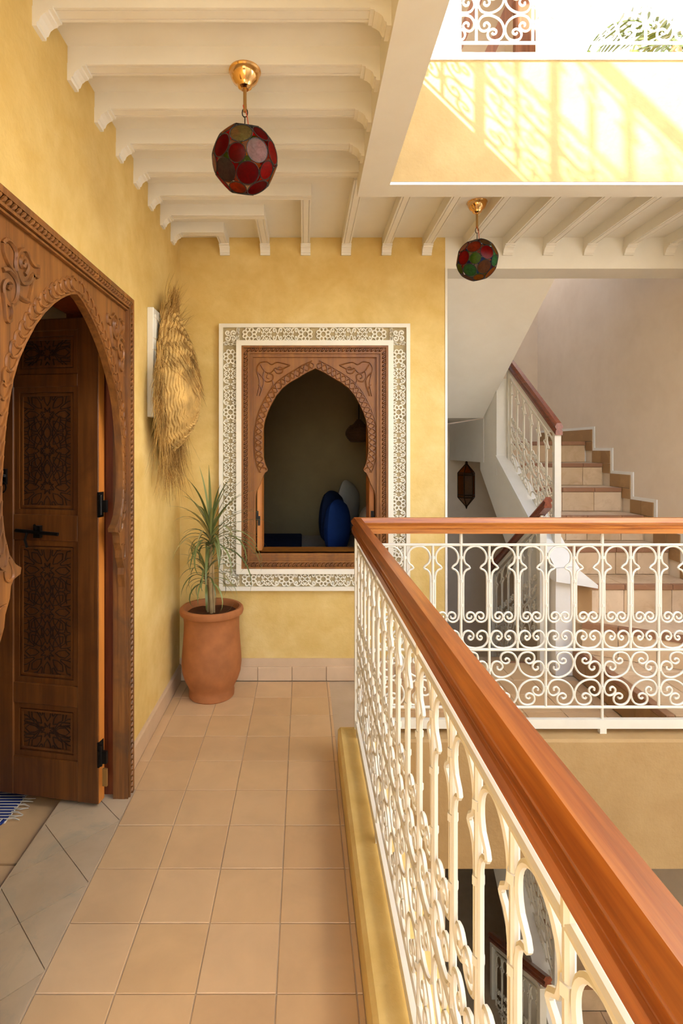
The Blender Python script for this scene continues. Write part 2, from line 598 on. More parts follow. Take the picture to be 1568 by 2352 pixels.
# joists
ZJ = ZC - 0.057
JW = 0.025
jprof = [(-JW, 0.06), (-JW, 0), (-0.017, 0), (-0.0165, 0.004), (-0.0135, 0.004), (-0.013, 0), (0.013, 0), (0.0135, 0.004), (0.0165, 0.004), (0.017, 0), (JW, 0), (JW, 0.06)]
cprof = [(0, -0.050), (0.012, -0.050), (0.013, -0.040), (0.018, -0.038), (0.024, -0.024), (0.034, -0.016), (0.044, -0.012), (0.045, -0.007), (0.056, -0.006), (0.056, 0.003), (0, 0.003)]
corb = MB().loops([cprof], -0.028, 0.028, lambda u, v, w: (u, w, v)).mesh('corbel', 'white_paint')
jcache = {}


def joist(x0, y0, x1, y1):
    L = round(math.hypot(x1 - x0, y1 - y0), 4)
    if L not in jcache:
        jcache[L] = MB().loops([jprof], 0, L, lambda u, v, w: (w, u, v)).mesh('joist', 'white_paint')
    return inst('joist', jcache[L], ceiling, T(x0, y0, ZJ) @ RZ(math.atan2(y1 - y0, x1 - x0)))


def corbel(x, y, a):
    inst('corbel', corb, ceiling, T(x, y, ZJ) @ RZ(a))


for k in range(-13, 8):
    y = 1.471 + 0.214 * k
    x1 = XB0 if k <= 4 else (0.009 - 0.236 * (k - 5) + JW)
    joist(XL, y, x1, y)
    corbel(XL, y, 0)
    if k <= 3:
        corbel(XB0, y, PI)
for k in range(-3, 11):
    x = 0.245 + 0.2357 * k
    y0 = 2.374 if k >= 0 else 1.471 + 0.214 * (4 - k) + JW
    joist(x, y0, x, YF)
    corbel(x, YF, -PI / 2)

# upper storey
mb = MB().box(-3.2, XB1 - 0.1, -1.5, 3.3, UP - 0.25, UP).box(XB1 - 0.11, XR + 0.8, 2.37, 3.3, UP - 0.25, UP)
struct('floor_upper', mb, 'stone_floor', 'terrace floor of the storey above', 'floor')
mb = MB()
OX0, OX1 = 0.923, 1.50
mb.box(-3.2, OX0, 3.3, 3.5, UP, 5.6).box(OX1, 3.4, 3.3, 3.5, UP, 5.6).box(OX0, OX1, 3.3, 3.5, 4.9, 5.6)
struct('wall_upper', mb, 'white_plaster', 'bright white wall of the terrace above', 'wall')
mb = MB().box(OX0 - 0.2, OX1 + 0.2, 4.3, 4.4, UP, 5.6).box(OX0 - 0.2, OX0 - 0.1, 3.5, 4.3, UP, 5.6).box(OX1 + 0.1, OX1 + 0.2, 3.5, 4.3, UP, 5.6).box(OX0 - 0.2, OX1 + 0.2, 3.5, 4.4, 5.0, 5.1).box(OX0 - 0.2, OX1 + 0.2, 3.3, 4.4, UP - 0.1, UP)
struct('wall_upper_recess', mb, 'stair_plaster', 'shaded recess behind the terrace opening', 'wall')
mb = MB().box(-0.4, 1.52, 2.65, 3.3, 4.6, 4.72)  # added eave out of view, keeps sun off the timber in the recess
struct('shade_eave', mb, 'white_plaster', 'unseen white eave added to shade the opening above', 'eave')
# building mass behind the viewer and around the court
mb = MB().box(-5.5, 0.3, -1.6, -1.4, UP + 0.13, 7.08).box(-5.5, KX1, -1.6, -1.5, UP - 0.25, UP + 0.13)  # unseen wall, height and width set to cut the sun below the beam
struct('wall_sun_block', mb, 'white_plaster', 'unseen tall wall behind the viewer sized to block the sun', 'wall')
mb = MB().box(KX1, 3.3, -1.6, -1.4, -3.2, UP + 0.13)
struct('wall_court_near', mb, 'white_plaster', 'white wall closing the courtyard behind the viewer', 'wall')
mb = MB().box(3.3, 3.45, -1.6, 3.4, -3.2, 5.2)
struct('wall_right', mb, 'white_plaster', 'white wall closing the courtyard on the right', 'wall')
mb = MB().box(-4.5, 3.45, -5.0, -3.2, -0.4, -0.006).box(-4.5, -0.93, -3.2, -1.6, -0.4, -0.006).box(KX1, 3.45, -3.2, -1.6, -0.4, -0.006)  # unseen terrace added so sunlight bounces into the corridor
struct('floor_bounce', mb, 'stone_floor', 'unseen pale terrace added behind the viewer to bounce light', 'floor')

# lower storey shell
mb = MB().box(-3, 3.45, -1.6, YB, -UP - 0.2, -UP)
struct('floor_lower', mb, 'stone_floor', 'stone floor of the storey below', 'floor')
mb = MB().box(-3, XW, YF, YF + 0.185, -UP, -0.4).box(XW, XR, YF, YF + 0.185, -0.62, -0.4).box(-1.0, -0.85, -1.6, YF, -UP, -0.4)
struct('wall_lower', mb, 'stair_plaster', 'shaded wall of the storey below', 'wall')

# rooms behind the openings
mb = MB().box(-2.9, -0.93, YF - 0.06, YF, -0.04, 2.75).box(-2.95, -2.9, 0.3, YF, -0.04, 2.75).box(-2.9, -0.93, 0.3, 0.36, -0.04, 2.75).box(-2.9, -0.93, 0.3, YF, 2.62, 2.72)
mb.box(-2.9, -0.93, 2.30, 2.42, 2.40, 2.62)
struct('wall_room_left', mb, 'stair_plaster', 'dim walls and ceiling of the room behind the carved door', 'wall')
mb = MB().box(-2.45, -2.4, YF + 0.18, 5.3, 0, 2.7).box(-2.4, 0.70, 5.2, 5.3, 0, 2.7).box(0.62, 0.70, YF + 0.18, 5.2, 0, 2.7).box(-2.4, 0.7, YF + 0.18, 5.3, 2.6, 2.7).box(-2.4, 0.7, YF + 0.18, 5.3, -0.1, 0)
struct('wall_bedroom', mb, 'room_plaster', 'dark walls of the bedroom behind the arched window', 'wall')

# ------------------------------------------------------------------ floor tiles
tcache = {}


def tile_mesh(sx, sy, mat, h=0.012, c=0.0016):
    key = (round(sx, 4), round(sy, 4), mat)
    if key not in tcache:
        tcache[key] = MB().cbox(0, sx, 0, sy, -h, 0, c).mesh('tile', mat)
    return tcache[key]


G = 0.003
CX0 = -0.669
Y0T = 1.3385
rows = [Y0T + S * i for i in range(-12, 10)]
for y in rows:
    y1 = min(y + S, YF - 0.008)
    if y1 - y < 0.03:
        continue
    for c in range(4):
        x = CX0 + S * c
        inst('floor_tile', tile_mesh(S - G, y1 - y - G, 'floor_tile'), floor, T(x + G / 2, y + G / 2, random.uniform(-0.0006, 0.0006)))
    if y + S > DY1 + 0.02 or y + S < DY0:
        ya = max(y, 2.145) if y + S > 2.14 else y
        if y1 - ya > 0.03:
            inst('floor_tile', tile_mesh(CX0 - XL - 0.012, y1 - ya - G, 'floor_tile'), floor, T(XL + 0.012, ya + G / 2, 0))
    xe = CX0 + 4 * S
    inst('floor_tile', tile_mesh(KX0 - xe - G, y1 - y - G, 'floor_tile'), floor, T(xe + G / 2, y + G / 2, 0))
# far gallery
for i in range(0, 4):
    ya = 2.376 + S * i
    yb = min(ya + S, YF - 0.008)
    for j in range(0, 12):
        x = CX0 + 4 * S + 0.0 + S * j
        if x < KX1 - 0.05 and ya < KY1:
            continue
        if x < 0.14:
            continue
        x2 = min(x + S, 1.60)
        if x2 - x < 0.03:
            continue
        inst('floor_tile', tile_mesh(x2 - x - G, yb - ya - G, 'floor_tile'), floor, T(x + G / 2, ya + G / 2, 0))
    inst('floor_tile', tile_mesh(S - G, yb - ya - G, 'floor_tile'), floor, T(CX0 + 4 * S + G / 2, ya + G / 2, 0)) if ya > KY1 and False else None
for j in range(0, 4):
    x = XW + 0.02 + 0.19 * j
    x2 = min(x + 0.19, 1.5)
    if x2 - x > 0.03:
        inst('floor_tile', tile_mesh(x2 - x - G, 0.25, 'floor_tile'), floor, T(x, YF + 0.002, 0))
# diagonal threshold tiles
TX0, TX1 = -0.93, CX0 - 0.004


def clip(poly, f):
    out = []
    for i in range(len(poly)):
        a, b = poly[i], poly[(i + 1) % len(poly)]
        fa, fb = f(a), f(b)
        if fa >= 0:
            out.append(a)
        if (fa >= 0) != (fb >= 0):
            t = fa / (fa - fb)
            out.append((a[0] + (b[0] - a[0]) * t, a[1] + (b[1] - a[1]) * t))
    return out


hd = 0.1414
for i in range(-8, 9):
    for j in range(-8, 9):
        cx = -0.83 + (i + j) * hd + 0.02
        cy = 1.62 + (i - j) * hd + 0.06
        g = hd - 0.002
        poly = [(cx - g, cy), (cx, cy - g), (cx + g, cy), (cx, cy + g)]
        for f in (lambda p: p[0] - TX0, lambda p: TX1 - p[0], lambda p: p[1] - 1.10, lambda p: 2.14 - p[1]):
            if poly:
                poly = clip(poly, f)
        if len(poly) < 3:
            continue
        ar = abs(sum(poly[k][0] * poly[(k + 1) % len(poly)][1] - poly[(k + 1) % len(poly)][0] * poly[k][1] for k in range(len(poly)))) / 2
        if ar < 0.0008:
            continue
        MB().loops([poly], -0.012, 0.0, lambda u, v, w: (u, v, w)).build('threshold_tile', 'threshold_tile', floor)
MB().box(TX0 - 0.006, TX0, 1.0, 2.14, -0.04, -0.001).build('threshold_edge', 'grout', floor)
for i in range(5):
    for j in range(6):
        inst('room_tile', tile_mesh(0.39, 0.39, 'floor_tile'), floor, T(-0.94 - 0.4 * (i + 1), 0.6 + 0.4 * j, -0.03))

# skirtings
bl = MB()
bl.loops([[(XL - 0.001, 0), (XL + 0.012, 0), (XL + 0.012, 0.085), (XL + 0.006, 0.095), (XL - 0.001, 0.098)]], 2.141, YF, lambda u, v, w: (u, w, v))
bl.loops([[(XL - 0.001, 0), (XL + 0.012, 0), (XL + 0.012, 0.085), (XL + 0.006, 0.095), (XL - 0.001, 0.098)]], -1.5, DY0 - 0.02, lambda u, v, w: (u, w, v))
struct('baseboard_left', bl, 'skirting_tile', 'cream plaster skirting along the yellow corridor wall', 'skirting')
bb = struct('baseboard_back', MB().box(XL, XW, YF - 0.005, YF + 0.002, 0.0, 0.128), 'skirting_tile', 'tiled skirting below the arched window', 'skirting')
for j in range(9):
    x = CX0 + S * j - S
    x0, x1 = max(x, XL), min(x + S, XW)
    if x1 - x0 > 0.02:
        o = inst('skirting_tile', MB().cbox(0, x1 - x0 - G, -0.012, 0.001, 0, 0.08, 0.002).mesh('skirting_tile', 'skirting_tile'), bb, T(x0, YF - 0.004, 0.001))

# ------------------------------------------------------------------ arched window
win = thing('window_1', (0.0625, YF, 0.53), 'arched wooden window in a white carved plaster surround', 'window', None, 'structure')
WX0, WX1, WZ0, WZ1 = -0.493, 0.615, 0.5295, 2.079
IX0, IX1, IZ0, IZ1 = -0.363, 0.488, 0.6565, 1.952


def fy(u, v, w):
    return (u, w, v)


def rect(x0, x1, z0, z1):
    return [(x0, z0), (x1, z0), (x1, z1), (x0, z1)]


ground = MB().loops([rect(WX0 + 0.01, WX1 - 0.01, WZ0 + 0.01, WZ1 - 0.01), rect(IX0 - 0.01, IX1 + 0.01, IZ0 - 0.01, IZ1 + 0.01)], YF - 0.014, YF + 0.001, fy)
surround = ground.build('plaster_surround', 'carved_ground', win)
MB().loops([rect(WX0, WX1, WZ0, WZ1), rect(WX0 + 0.022, WX1 - 0.022, WZ0 + 0.022, WZ1 - 0.022)], YF - 0.032, YF + 0.001, fy).build('outer_fillet', 'carved_white', win)
MB().loops([rect(IX0 - 0.03, IX1 + 0.03, IZ0 - 0.03, IZ1 + 0.03), rect(IX0, IX1, IZ0, IZ1)], YF - 0.034, YF + 0.001, fy).build('inner_fillet', 'carved_white', win)

# rosette: eight rings around a star
ro = MB()
for k in range(8):
    a = 2 * PI * k / 8 + PI / 8
    cx, cz = 0.0285 * math.cos(a), 0.0285 * math.sin(a)
    ring = []
    for i in range(12):
        b = 2 * PI * i / 12
        rr = 0.0105
        px, pz = rr * 1.15 * math.cos(b), rr * math.sin(b)
        ring.append((cx + px * math.cos(a) - pz * math.sin(a), 0, cz + px * math.sin(a) + pz * math.cos(a)))
    ro.tube(ring, 0.0042, 5, True)
rosette = ro.mesh('rosette', 'carved_white', True)
# scroll unit (half): heart scroll pointing +u
sc = MB()


def add2(mb, pts, r, n=5, cl=False, y=0.0):
    mb.tube([(p[0], y, p[1]) for p in pts], r, n, cl)


for sgn in (1, -1):
    pts = catmull([(0.0, 0.004, 0), (0.008, 0.012, 0), (0.010, 0.024, 0), (0.018, 0.033, 0), (0.029, 0.031, 0), (0.033, 0.021, 0), (0.026, 0.014, 0), (0.019, 0.018, 0), (0.023, 0.024, 0)], 4)
    add2(sc, [(p.x, sgn * p.y) for p in pts], 0.0046)
    pts = catmull([(0.010, 0.026, 0), (0.030, 0.038, 0), (0.048, 0.034, 0), (0.060, 0.020, 0), (0.058, 0.008, 0), (0.048, 0.006, 0), (0.045, 0.013, 0), (0.051, 0.016, 0)], 4)
    add2(sc, [(p.x, sgn * p.y) for p in pts], 0.0046)
    pts = catmull([(0.056, 0.022, 0), (0.072, 0.034, 0), (0.080, 0.030, 0), (0.078, 0.022, 0), (0.071, 0.024, 0)], 4)
    add2(sc, [(p.x, sgn * p.y) for p in pts], 0.0042)
    add2(sc, [(0.060, sgn * 0.014), (0.070, sgn * 0.012), (0.082, sgn * 0.003)], 0.004)
scroll = sc.mesh('scroll_ornament', 'carved_white', True)
co = MB()
for a0 in (0, 1, 2, 3):
    a = a0 * PI / 2 + PI / 4
    pts = catmull([(0.004, 0.0, 0), (0.016, 0.012, 0), (0.030, 0.010, 0), (0.034, -0.002, 0), (0.026, -0.009, 0), (0.019, -0.003, 0), (0.024, 0.003, 0)], 4)
    add2(co, [(p.x * math.cos(a) - p.y * math.sin(a), p.x * math.sin(a) + p.y * math.cos(a)) for p in pts], 0.0052)
corner = co.mesh('corner_ornament', 'carved_white', True)
YO = YF - 0.019


def put(me, name, px, py, rot=0.0, sx=1.0):
    d = YO
    x = (px - PCX) * 3.15 / FPX
    z = EYE - (py - PCY) * 3.15 / FPX
    M = T(x, YO, z) @ Matrix.Rotation(-rot, 4, 'Y') @ Matrix.Diagonal((sx, 1, 1, 1))
    inst(name, me, surround, M)


XLc, XRc = 529.5, 914.5


def fill_scrolls(xa, ya, xb, yb):
    L = math.hypot(xb - xa, yb - ya)
    n = max(1, round(L * 3.15 / FPX / 0.125))
    s = L / n / 2 * 3.15 / FPX / 0.083
    vert = abs(yb - ya) > abs(xb - xa)
    for i in range(n):
        t0, t1 = i / n, (i + 1) / n
        put(scroll, 'scroll_ornament', xa + (xb - xa) * t0, ya + (yb - ya) * t0, -PI / 2 if vert else 0, s)
        put(scroll, 'scroll_ornament', xa + (xb - xa) * t1, ya + (yb - ya) * t1, PI / 2 if vert else PI, s)


for xc in (XLc, XRc):
    for y in (819.5, 947, 1156, 1285):
        put(rosette, 'rosette', xc, y)
    for ya, yb in ((819.5, 947), (947, 1156), (1156, 1285)):
        fill_scrolls(xc, ya + 14, xc, yb - 14)
    for yy in (772, 1328):
        put(corner, 'corner_ornament', xc, yy)
        d_ = 1 if yy < 1000 else -1
        put(scroll, 'scroll_ornament', xc, yy + d_ * 12, -PI / 2 * d_, 0.30)
for yy in (768.5, 1329.5):
    for x in (573, 701, 742, 870) if yy < 1000 else (572, 657, 742, 870):
        put(rosette, 'rosette', x, yy)
    for xa, xb in ((573, 701), (742, 870)) if yy < 1000 else ((572, 657), (657, 742), (742, 870)):
        fill_scrolls(xa + 14, yy, xb - 14, yy)
    put(scroll, 'scroll_ornament', 542, yy, 0, 0.25)
    put(scroll, 'scroll_ornament', 902, yy, PI, 0.25)

# wooden frame of the window
WC = 0.0673
half = [(0, 1.8235), (0.052, 1.799), (0.102, 1.769), (0.150, 1.742), (0.1945, 1.708), (0.230, 1.664), (0.258, 1.614), (0.280, 1.568), (0.296, 1.520), (0.306, 1.462), (0.309, 1.403), (0.309, 1.350), (0.304, 1.303), (0.294, 1.262), (0.281, 1.233), (0.283, 1.222),
        (0.296, 1.213), (0.311, 1.182), (0.322, 1.150), (0.343, 1.109), (0.349, 1.080), (0.351, 1.054)]
arch = [(WC + u, z) for u, z in half] + [(WC + 0.351, 0.745), (WC - 0.351, 0.745)] + [(WC - u, z) for u, z in half[::-1]]
arch = arch[:-1]
MB().loops([rect(IX0 + 0.05, IX1 - 0.05, 0.742, IZ1 - 0.05), arch], YF - 0.004, YF + 0.022, fy).build('arch_panel', 'wood_window', win) if False else None
MB().loops([rect(IX0 + 0.03, IX1 - 0.03, IZ0 + 0.03, IZ1 - 0.03), arch], YF - 0.006, YF + 0.03, fy).build('arch_panel', 'wood_window', win)


def frame_ring(name, a, b, y0, mat='wood_window'):
    MB().loops([rect(IX0 + a, IX1 - a, IZ0 + a, IZ1 - a), rect(IX0 + b, IX1 - b, IZ0 + b, IZ1 - b)], y0, YF + 0.03, fy).build(name, mat, win)


frame_ring('frame_edge', 0.0, 0.012, YF - 0.030)
frame_ring('frame_moulding', 0.012, 0.036, YF - 0.018)
frame_ring('frame_fillet', 0.036, 0.046, YF - 0.026)
frame_ring('frame_fillet', 0.046, 0.058, YF - 0.017)
frame_ring('frame_fillet', 0.058, 0.066, YF - 0.021)
MB().box(IX0 + 0.05, IX1 - 0.05, YF - 0.02, YF + 0.19, IZ0 + 0.058, 0.745).build('sill', 'wood_window', win)
MB().box(IX0 + 0.05, IX1 - 0.05, YF - 0.026, YF - 0.015, IZ0 + 0.066, IZ0 + 0.074).build('frame_fillet', 'wood_window', win)
# rope moulding: slanted beads
bd = MB()
for i in range(8):
    pass
bead = MB().tube([(-0.013, 0, -0.008), (-0.005, -0.006, -0.003), (0.005, -0.006, 0.003), (0.013, 0, 0.008)], [0.003, 0.0075, 0.0075, 0.003], 6).mesh('rope_bead', 'wood_window', True)
bm_ = MB()


def rope_beads(p0, p1, flip):
    p0, p1 = Vector(p0), Vector(p1)
    n = int((p1 - p0).length / 0.0235)
    dirv = (p1 - p0).normalized()
    m = MB()
    for i in range(n):
        c = p0 + (p1 - p0) * ((i + 0.5) / n)
        b = [(-0.010, 0, -0.009), (-0.004, -0.007, -0.004), (0.004, -0.007, 0.004), (0.010, 0, 0.009)]
        q = []
        for (u, y, z) in b:
            if abs(dirv.x) > 0.5:
                q.append(c + Vector((z * 1.1, y, u * flip)))
            else:
                q.append(c + Vector((u, y, z * 1.1 * flip)))
        m.tube(q, [0.0025, 0.0065, 0.0065, 0.0025], 6)
    m.build('rope_moulding', 'wood_window_carved', win, None, True)


ym = YF - 0.018
rope_beads((IX0 + 0.024, ym, IZ0 + 0.03), (IX0 + 0.024, ym, IZ1 - 0.03), 1)
rope_beads((IX1 - 0.024, ym, IZ0 + 0.03), (IX1 - 0.024, ym, IZ1 - 0.03), 1)
rope_beads((IX0 + 0.03, ym, IZ1 - 0.024), (IX1 - 0.03, ym, IZ1 - 0.024), 1)
rope_beads((IX0 + 0.03, ym, IZ0 + 0.024), (IX1 - 0.03, ym, IZ0 + 0.024), 1)


def braid_along(poly, off, width, step, r, fm, name, mat, parent, style=0):
    """small overlapping crescents following a polyline (list of (u,v)), offset outward"""
    pts = [Vector((u, v, 0)) for u, v in poly]
    seg = [(pts[i + 1] - pts[i]).length for i in range(len(pts) - 1)]
    tot = sum(seg)
    m = MB()
    n = int(tot / step)

    def at(s):
        s = max(0, min(tot - 1e-6, s))
        for i, L in enumerate(seg):
            if s <= L:
                t = s / L
                d = (pts[i + 1] - pts[i]).normalized()
                return pts[i].lerp(pts[i + 1], t), d
            s -= L
        return pts[-1], (pts[-1] - pts[-2]).normalized()
    for i in range(n):
        s = (i + 0.5) * step
        p, d = at(s)
        nrm = Vector((d.y, -d.x, 0)) * off
        sg = 1 if off > 0 else 1
        if style == 0:
            loc = [(-0.5, 0.05), (0.1, 0.15), (0.55, 0.45), (0.45, 0.8), (0.0, 0.95), (-0.35, 0.75)]
            q = []
            for a, b in loc:
                w = p + d * (a * step * 1.3) + nrm * (0.12 + b * 0.9) * 1.0 * width / abs(off)
                q.append(fm(w.x, w.y))
            m.tube(catmull(q, 3), r, 5)
    if style == 1:
        for ph in (0, PI):
            q = []
            N = int(tot / 0.008)
            for i in range(N + 1):
                s = tot * i / N
                p, d = at(s)
                nrm = Vector((d.y, -d.x, 0)) * (1 if off > 0 else -1)
                w = p + nrm * (width * (0.55 + 0.42 * math.sin(s / step * 2 * PI + ph)))
                q.append(fm(w.x, w.y))
            m.tube(q, r, 5)
            
        q1, q2 = [], []
        N = int(tot / 0.015)
        for i in range(N + 1):
            p, d = at(tot * i / N)
            nrm = Vector((d.y, -d.x, 0)) * (1 if off > 0 else -1)
            w = p + nrm * width * 1.08
            q2.append(fm(w.x, w.y))
        m.tube(q2, r * 0.8, 5)
    m.build(name, mat, parent, None, True)


rightpoly = [(WC + u, z) for u, z in half[:15]]
leftpoly = [(WC - u, z) for u, z in half[:15]]
fmw = lambda u, v: Vector((u, YF - 0.008, v))
braid_along(rightpoly, -1, 0.045, 0.062, 0.0042, fmw, 'carved_braid', 'wood_window_carved', win, 1)
braid_along(leftpoly, 1, 0.045, 0.062, 0.0042, fmw, 'carved_braid', 'wood_window_carved', win, 1)


def flourish(mb, fm, sx, r):
    """corner leaf-scroll in unit box, fm(u,v)->vec"""
    curves = [
        [(0.02, -0.30), (0.10, -0.62), (0.03, -0.98)],
        [(0.02, -0.30), (0.22, -0.55), (0.10, -0.98)],
        [(0.10, -0.05), (0.02, -0.18), (0.02, -0.30)],
        [(0.10, -0.05), (0.30, -0.02), (0.45, -0.10), (0.62, -0.04), (0.98, -0.12)],
        [(0.98, -0.12), (0.72, -0.24), (0.55, -0.20)],
        [(0.12, -0.10), (0.24, -0.28), (0.40, -0.34), (0.55, -0.20)],
        [(0.24, -0.28), (0.20, -0.45), (0.30, -0.58), (0.46, -0.54), (0.48, -0.40), (0.36, -0.36), (0.31, -0.46), (0.38, -0.50)],
        [(0.52, -0.22), (0.60, -0.34), (0.74, -0.33), (0.76, -0.22), (0.66, -0.18), (0.62, -0.26)],
        [(0.46, -0.54), (0.50, -0.66), (0.44, -0.74)],
        [(0.06, -0.66), (0.12, -0.72), (0.16, -0.82)],
    ]
    for c in curves:
        mb.tube([fm(p.x, p.y) for p in catmull([(a, b, 0) for a, b in c], 4)], r, 5)


for sg, x0 in ((1, IX0 + 0.085), (-1, IX1 - 0.085)):
    m = MB()
    flourish(m, lambda u, v: Vector((x0 + sg * u * 0.20, YF - 0.008, IZ1 - 0.085 + v * 0.21)), sg, 0.0042)
    m.build('carved_flourish', 'wood_window_carved', win, None, True)
# casement leaves folded back into the room, with hinges
for sg, xx in ((-1, WC - 0.347), (1, WC + 0.318)):
    lf = MB().cbox(xx, xx + 0.031, YF + 0.04, YF + 0.20, 0.748, 1.90, 0.003).build('casement', 'wood_edge', win)
    hx = xx + 0.004 if sg < 0 else xx + 0.022
    MB().box(hx - 0.012, hx + 0.006, YF + 0.030, YF + 0.042, 0.93, 0.985).box(hx + 0.004, hx + 0.016, YF + 0.026, YF + 0.042, 0.90, 0.955).build('hinge', 'black_iron', lf)
MB().loops([rect(-0.36, 0.487, 0.66, 1.95), rect(-0.33, 0.457, 0.72, 1.90)], YF + 0.03, YF + 0.19, fy).build('reveal', 'wood_window', win)

# ------------------------------------------------------------------ carved doorway
door = thing('door_1', (-0.70, 1.645, 0), 'carved wooden doorway with a horseshoe arch and an open panelled leaf', 'door', None, 'structure')
DC = 1.645
XP = -0.690
dh = [(0, 1.822), (0.035, 1.813), (0.070, 1.798), (0.110, 1.778), (0.150, 1.754), (0.205, 1.714), (0.252, 1.672), (0.300, 1.616), (0.336, 1.567), (0.362, 1.515), (0.380, 1.459), (0.394, 1.400), (0.403, 1.337), (0.410, 1.270), (0.408, 1.200), (0.398, 1.150), (0.378, 1.102), (0.352, 1.075), (0.326, 1.061), (0.330, 1.047),
      (0.362, 1.040), (0.373, 1.028), (0.378, 1.000), (0.397, 0.968), (0.402, 0.940), (0.427, 0.895), (0.424, 0.870), (0.436, 0.820), (0.438, 0.0)]
OUT = 0.493
poly = [(DC + u, z) for u, z in dh] + [(DC + OUT - 0.02, 0.0), (DC + OUT - 0.02, 1.93), (DC - OUT + 0.02, 1.93), (DC - OUT + 0.02, 0.0)] + [(DC - u, z) for u, z in dh[::-1]][:-1]
fx = lambda u, v, w: (w, u, v)
MB().loops([poly], XP, XP - 0.026, fx).build('arch_panel', 'wood_frame', door)


def ring3(name, a, b, x):
    A = [(DC - OUT + a, 0), (DC - OUT + a, 1.94 - a), (DC + OUT - a, 1.94 - a), (DC + OUT - a, 0), (DC + OUT - b, 0), (DC + OUT - b, 1.94 - b), (DC - OUT + b, 1.94 - b), (DC - OUT + b, 0)]
    MB().loops([A], x, XL - 0.01, fx).build(name, 'wood_frame', door)


ring3('frame_edge', 0.0, 0.017, -0.672)
ring3('frame_moulding', 0.017, 0.036, -0.680)
ring3('frame_fillet', 0.036, 0.044, -0.674)
ring3('frame_fillet', 0.044, 0.048, -0.684)
ring3('frame_fillet', 0.048, 0.054, -0.679)


def rope_door(p0, p1):
    p0, p1 = Vector(p0), Vector(p1)
    L = (p1 - p0).length
    n = int(L / 0.021)
    d = (p1 - p0).normalized()
    nrm = Vector((0, 1, 0)) if abs(d.z) > 0.5 else Vector((0, 0, 1))
    m = MB()
    for i in range(n):
        c = p0 + d * (L * (i + 0.5) / n)
        m.tube([c - nrm * 0.009 - d * 0.007, c - nrm * 0.003 - d * 0.003 + Vector((0.006, 0, 0)), c + nrm * 0.003 + d * 0.003 + Vector((0.006, 0, 0)), c + nrm * 0.009 + d * 0.007], [0.002, 0.006, 0.006, 0.002], 6)
    m.build('rope_moulding', 'wood_frame', door, None, True)


rope_door((-0.680, DC - OUT + 0.03, 1.9135), (-0.680, DC + OUT - 0.03, 1.9135))
rope_door((-0.680, DC + OUT - 0.0265, 0.01), (-0.680, DC + OUT - 0.0265, 1.90))
rope_door((-0.680, DC - OUT + 0.0265, 0.01), (-0.680, DC - OUT + 0.0265, 1.90))
fmd = lambda u, v: Vector((XP + 0.001, u, v))
braid_along([(DC + u, z) for u, z in dh[:19]], -1, 0.052, 0.034, 0.0042, fmd, 'carved_braid', 'wood_frame', door, 0)
braid_along([(DC - u, z) for u, z in dh[:19]], 1, 0.052, 0.034, 0.0042, fmd, 'carved_braid', 'wood_frame', door, 0)
DOOR_CARVING = [
    [(60, 620), (110, 650), (165, 760), (160, 880), (172, 960)],
    [(20, 660), (30, 760), (80, 880), (150, 990), (185, 1100)],
    [(60, 620), (30, 640), (20, 660)],
    [(172, 960), (165, 830), (200, 745), (265, 735), (310, 830), (360, 900), (415, 920), (405, 1025), (350, 1010), (300, 1090), (230, 1092), (190, 1020), (172, 960)],
    [(260, 1000), (290, 930), (275, 850), (240, 810), (213, 850), (222, 905), (250, 912), (257, 872), (240, 850)],
    [(20, 950), (80, 950), (140, 1010), (182, 1100), (182, 1220), (150, 1310), (90, 1325), (40, 1270), (18, 1150), (40, 1080), (80, 1070), (112, 1110), (92, 1152), (65, 1130)],
    [(182, 1220), (240, 1270), (300, 1290)], [(350, 1010), (340, 1110), (300, 1290)],
    [(20, 1200), (40, 1350), (60, 1500), (110, 1490), (122, 1400), (100, 1315)],
]


def door_flourish(m, sg):
    for c in DOOR_CARVING:
        q = []
        for p in catmull([(a / 4.75, 420 + b / 4.75, 0) for a, b in c], 4):
            d = 855.6 / (PCX - p.x)
            q.append(Vector((XP + 0.002, DC + sg * (DC - d), EYE - (p.y - PCY) * d / FPX)))
        m.tube(q, 0.0062, 5)


for sg in (1, -1):
    m = MB()
    door_flourish(m, sg)
    m.build('carved_flourish', 'wood_frame', door, None, True)
    m = MB()
    for c in ([(0.395, 0.99), (0.43, 0.985), (0.432, 0.94), (0.415, 0.93)], [(0.44, 1.03), (0.455, 0.98), (0.45, 0.92), (0.44, 0.905)]):
        m.tube([fmd(DC + sg * p.x, p.y) for p in catmull([(a, b, 0) for a, b in c], 4)], 0.003, 5)
    m.build('carved_flourish', 'wood_frame', door, None, True)
# jamb lining behind the panel
MB().box(-0.93, XP - 0.028, DC + 0.468, DY1 + 0.002, 0, 1.9).build('jamb', 'wood_jamb', door)
MB().box(-0.93, XP - 0.028, DY0 - 0.002, DC - 0.46, 0, 1.9).build('jamb', 'wood_jamb', door)
MB().box(-0.93, XP - 0.028, DY0, DY1, 1.88, 1.9).build('jamb', 'wood_jamb', door)
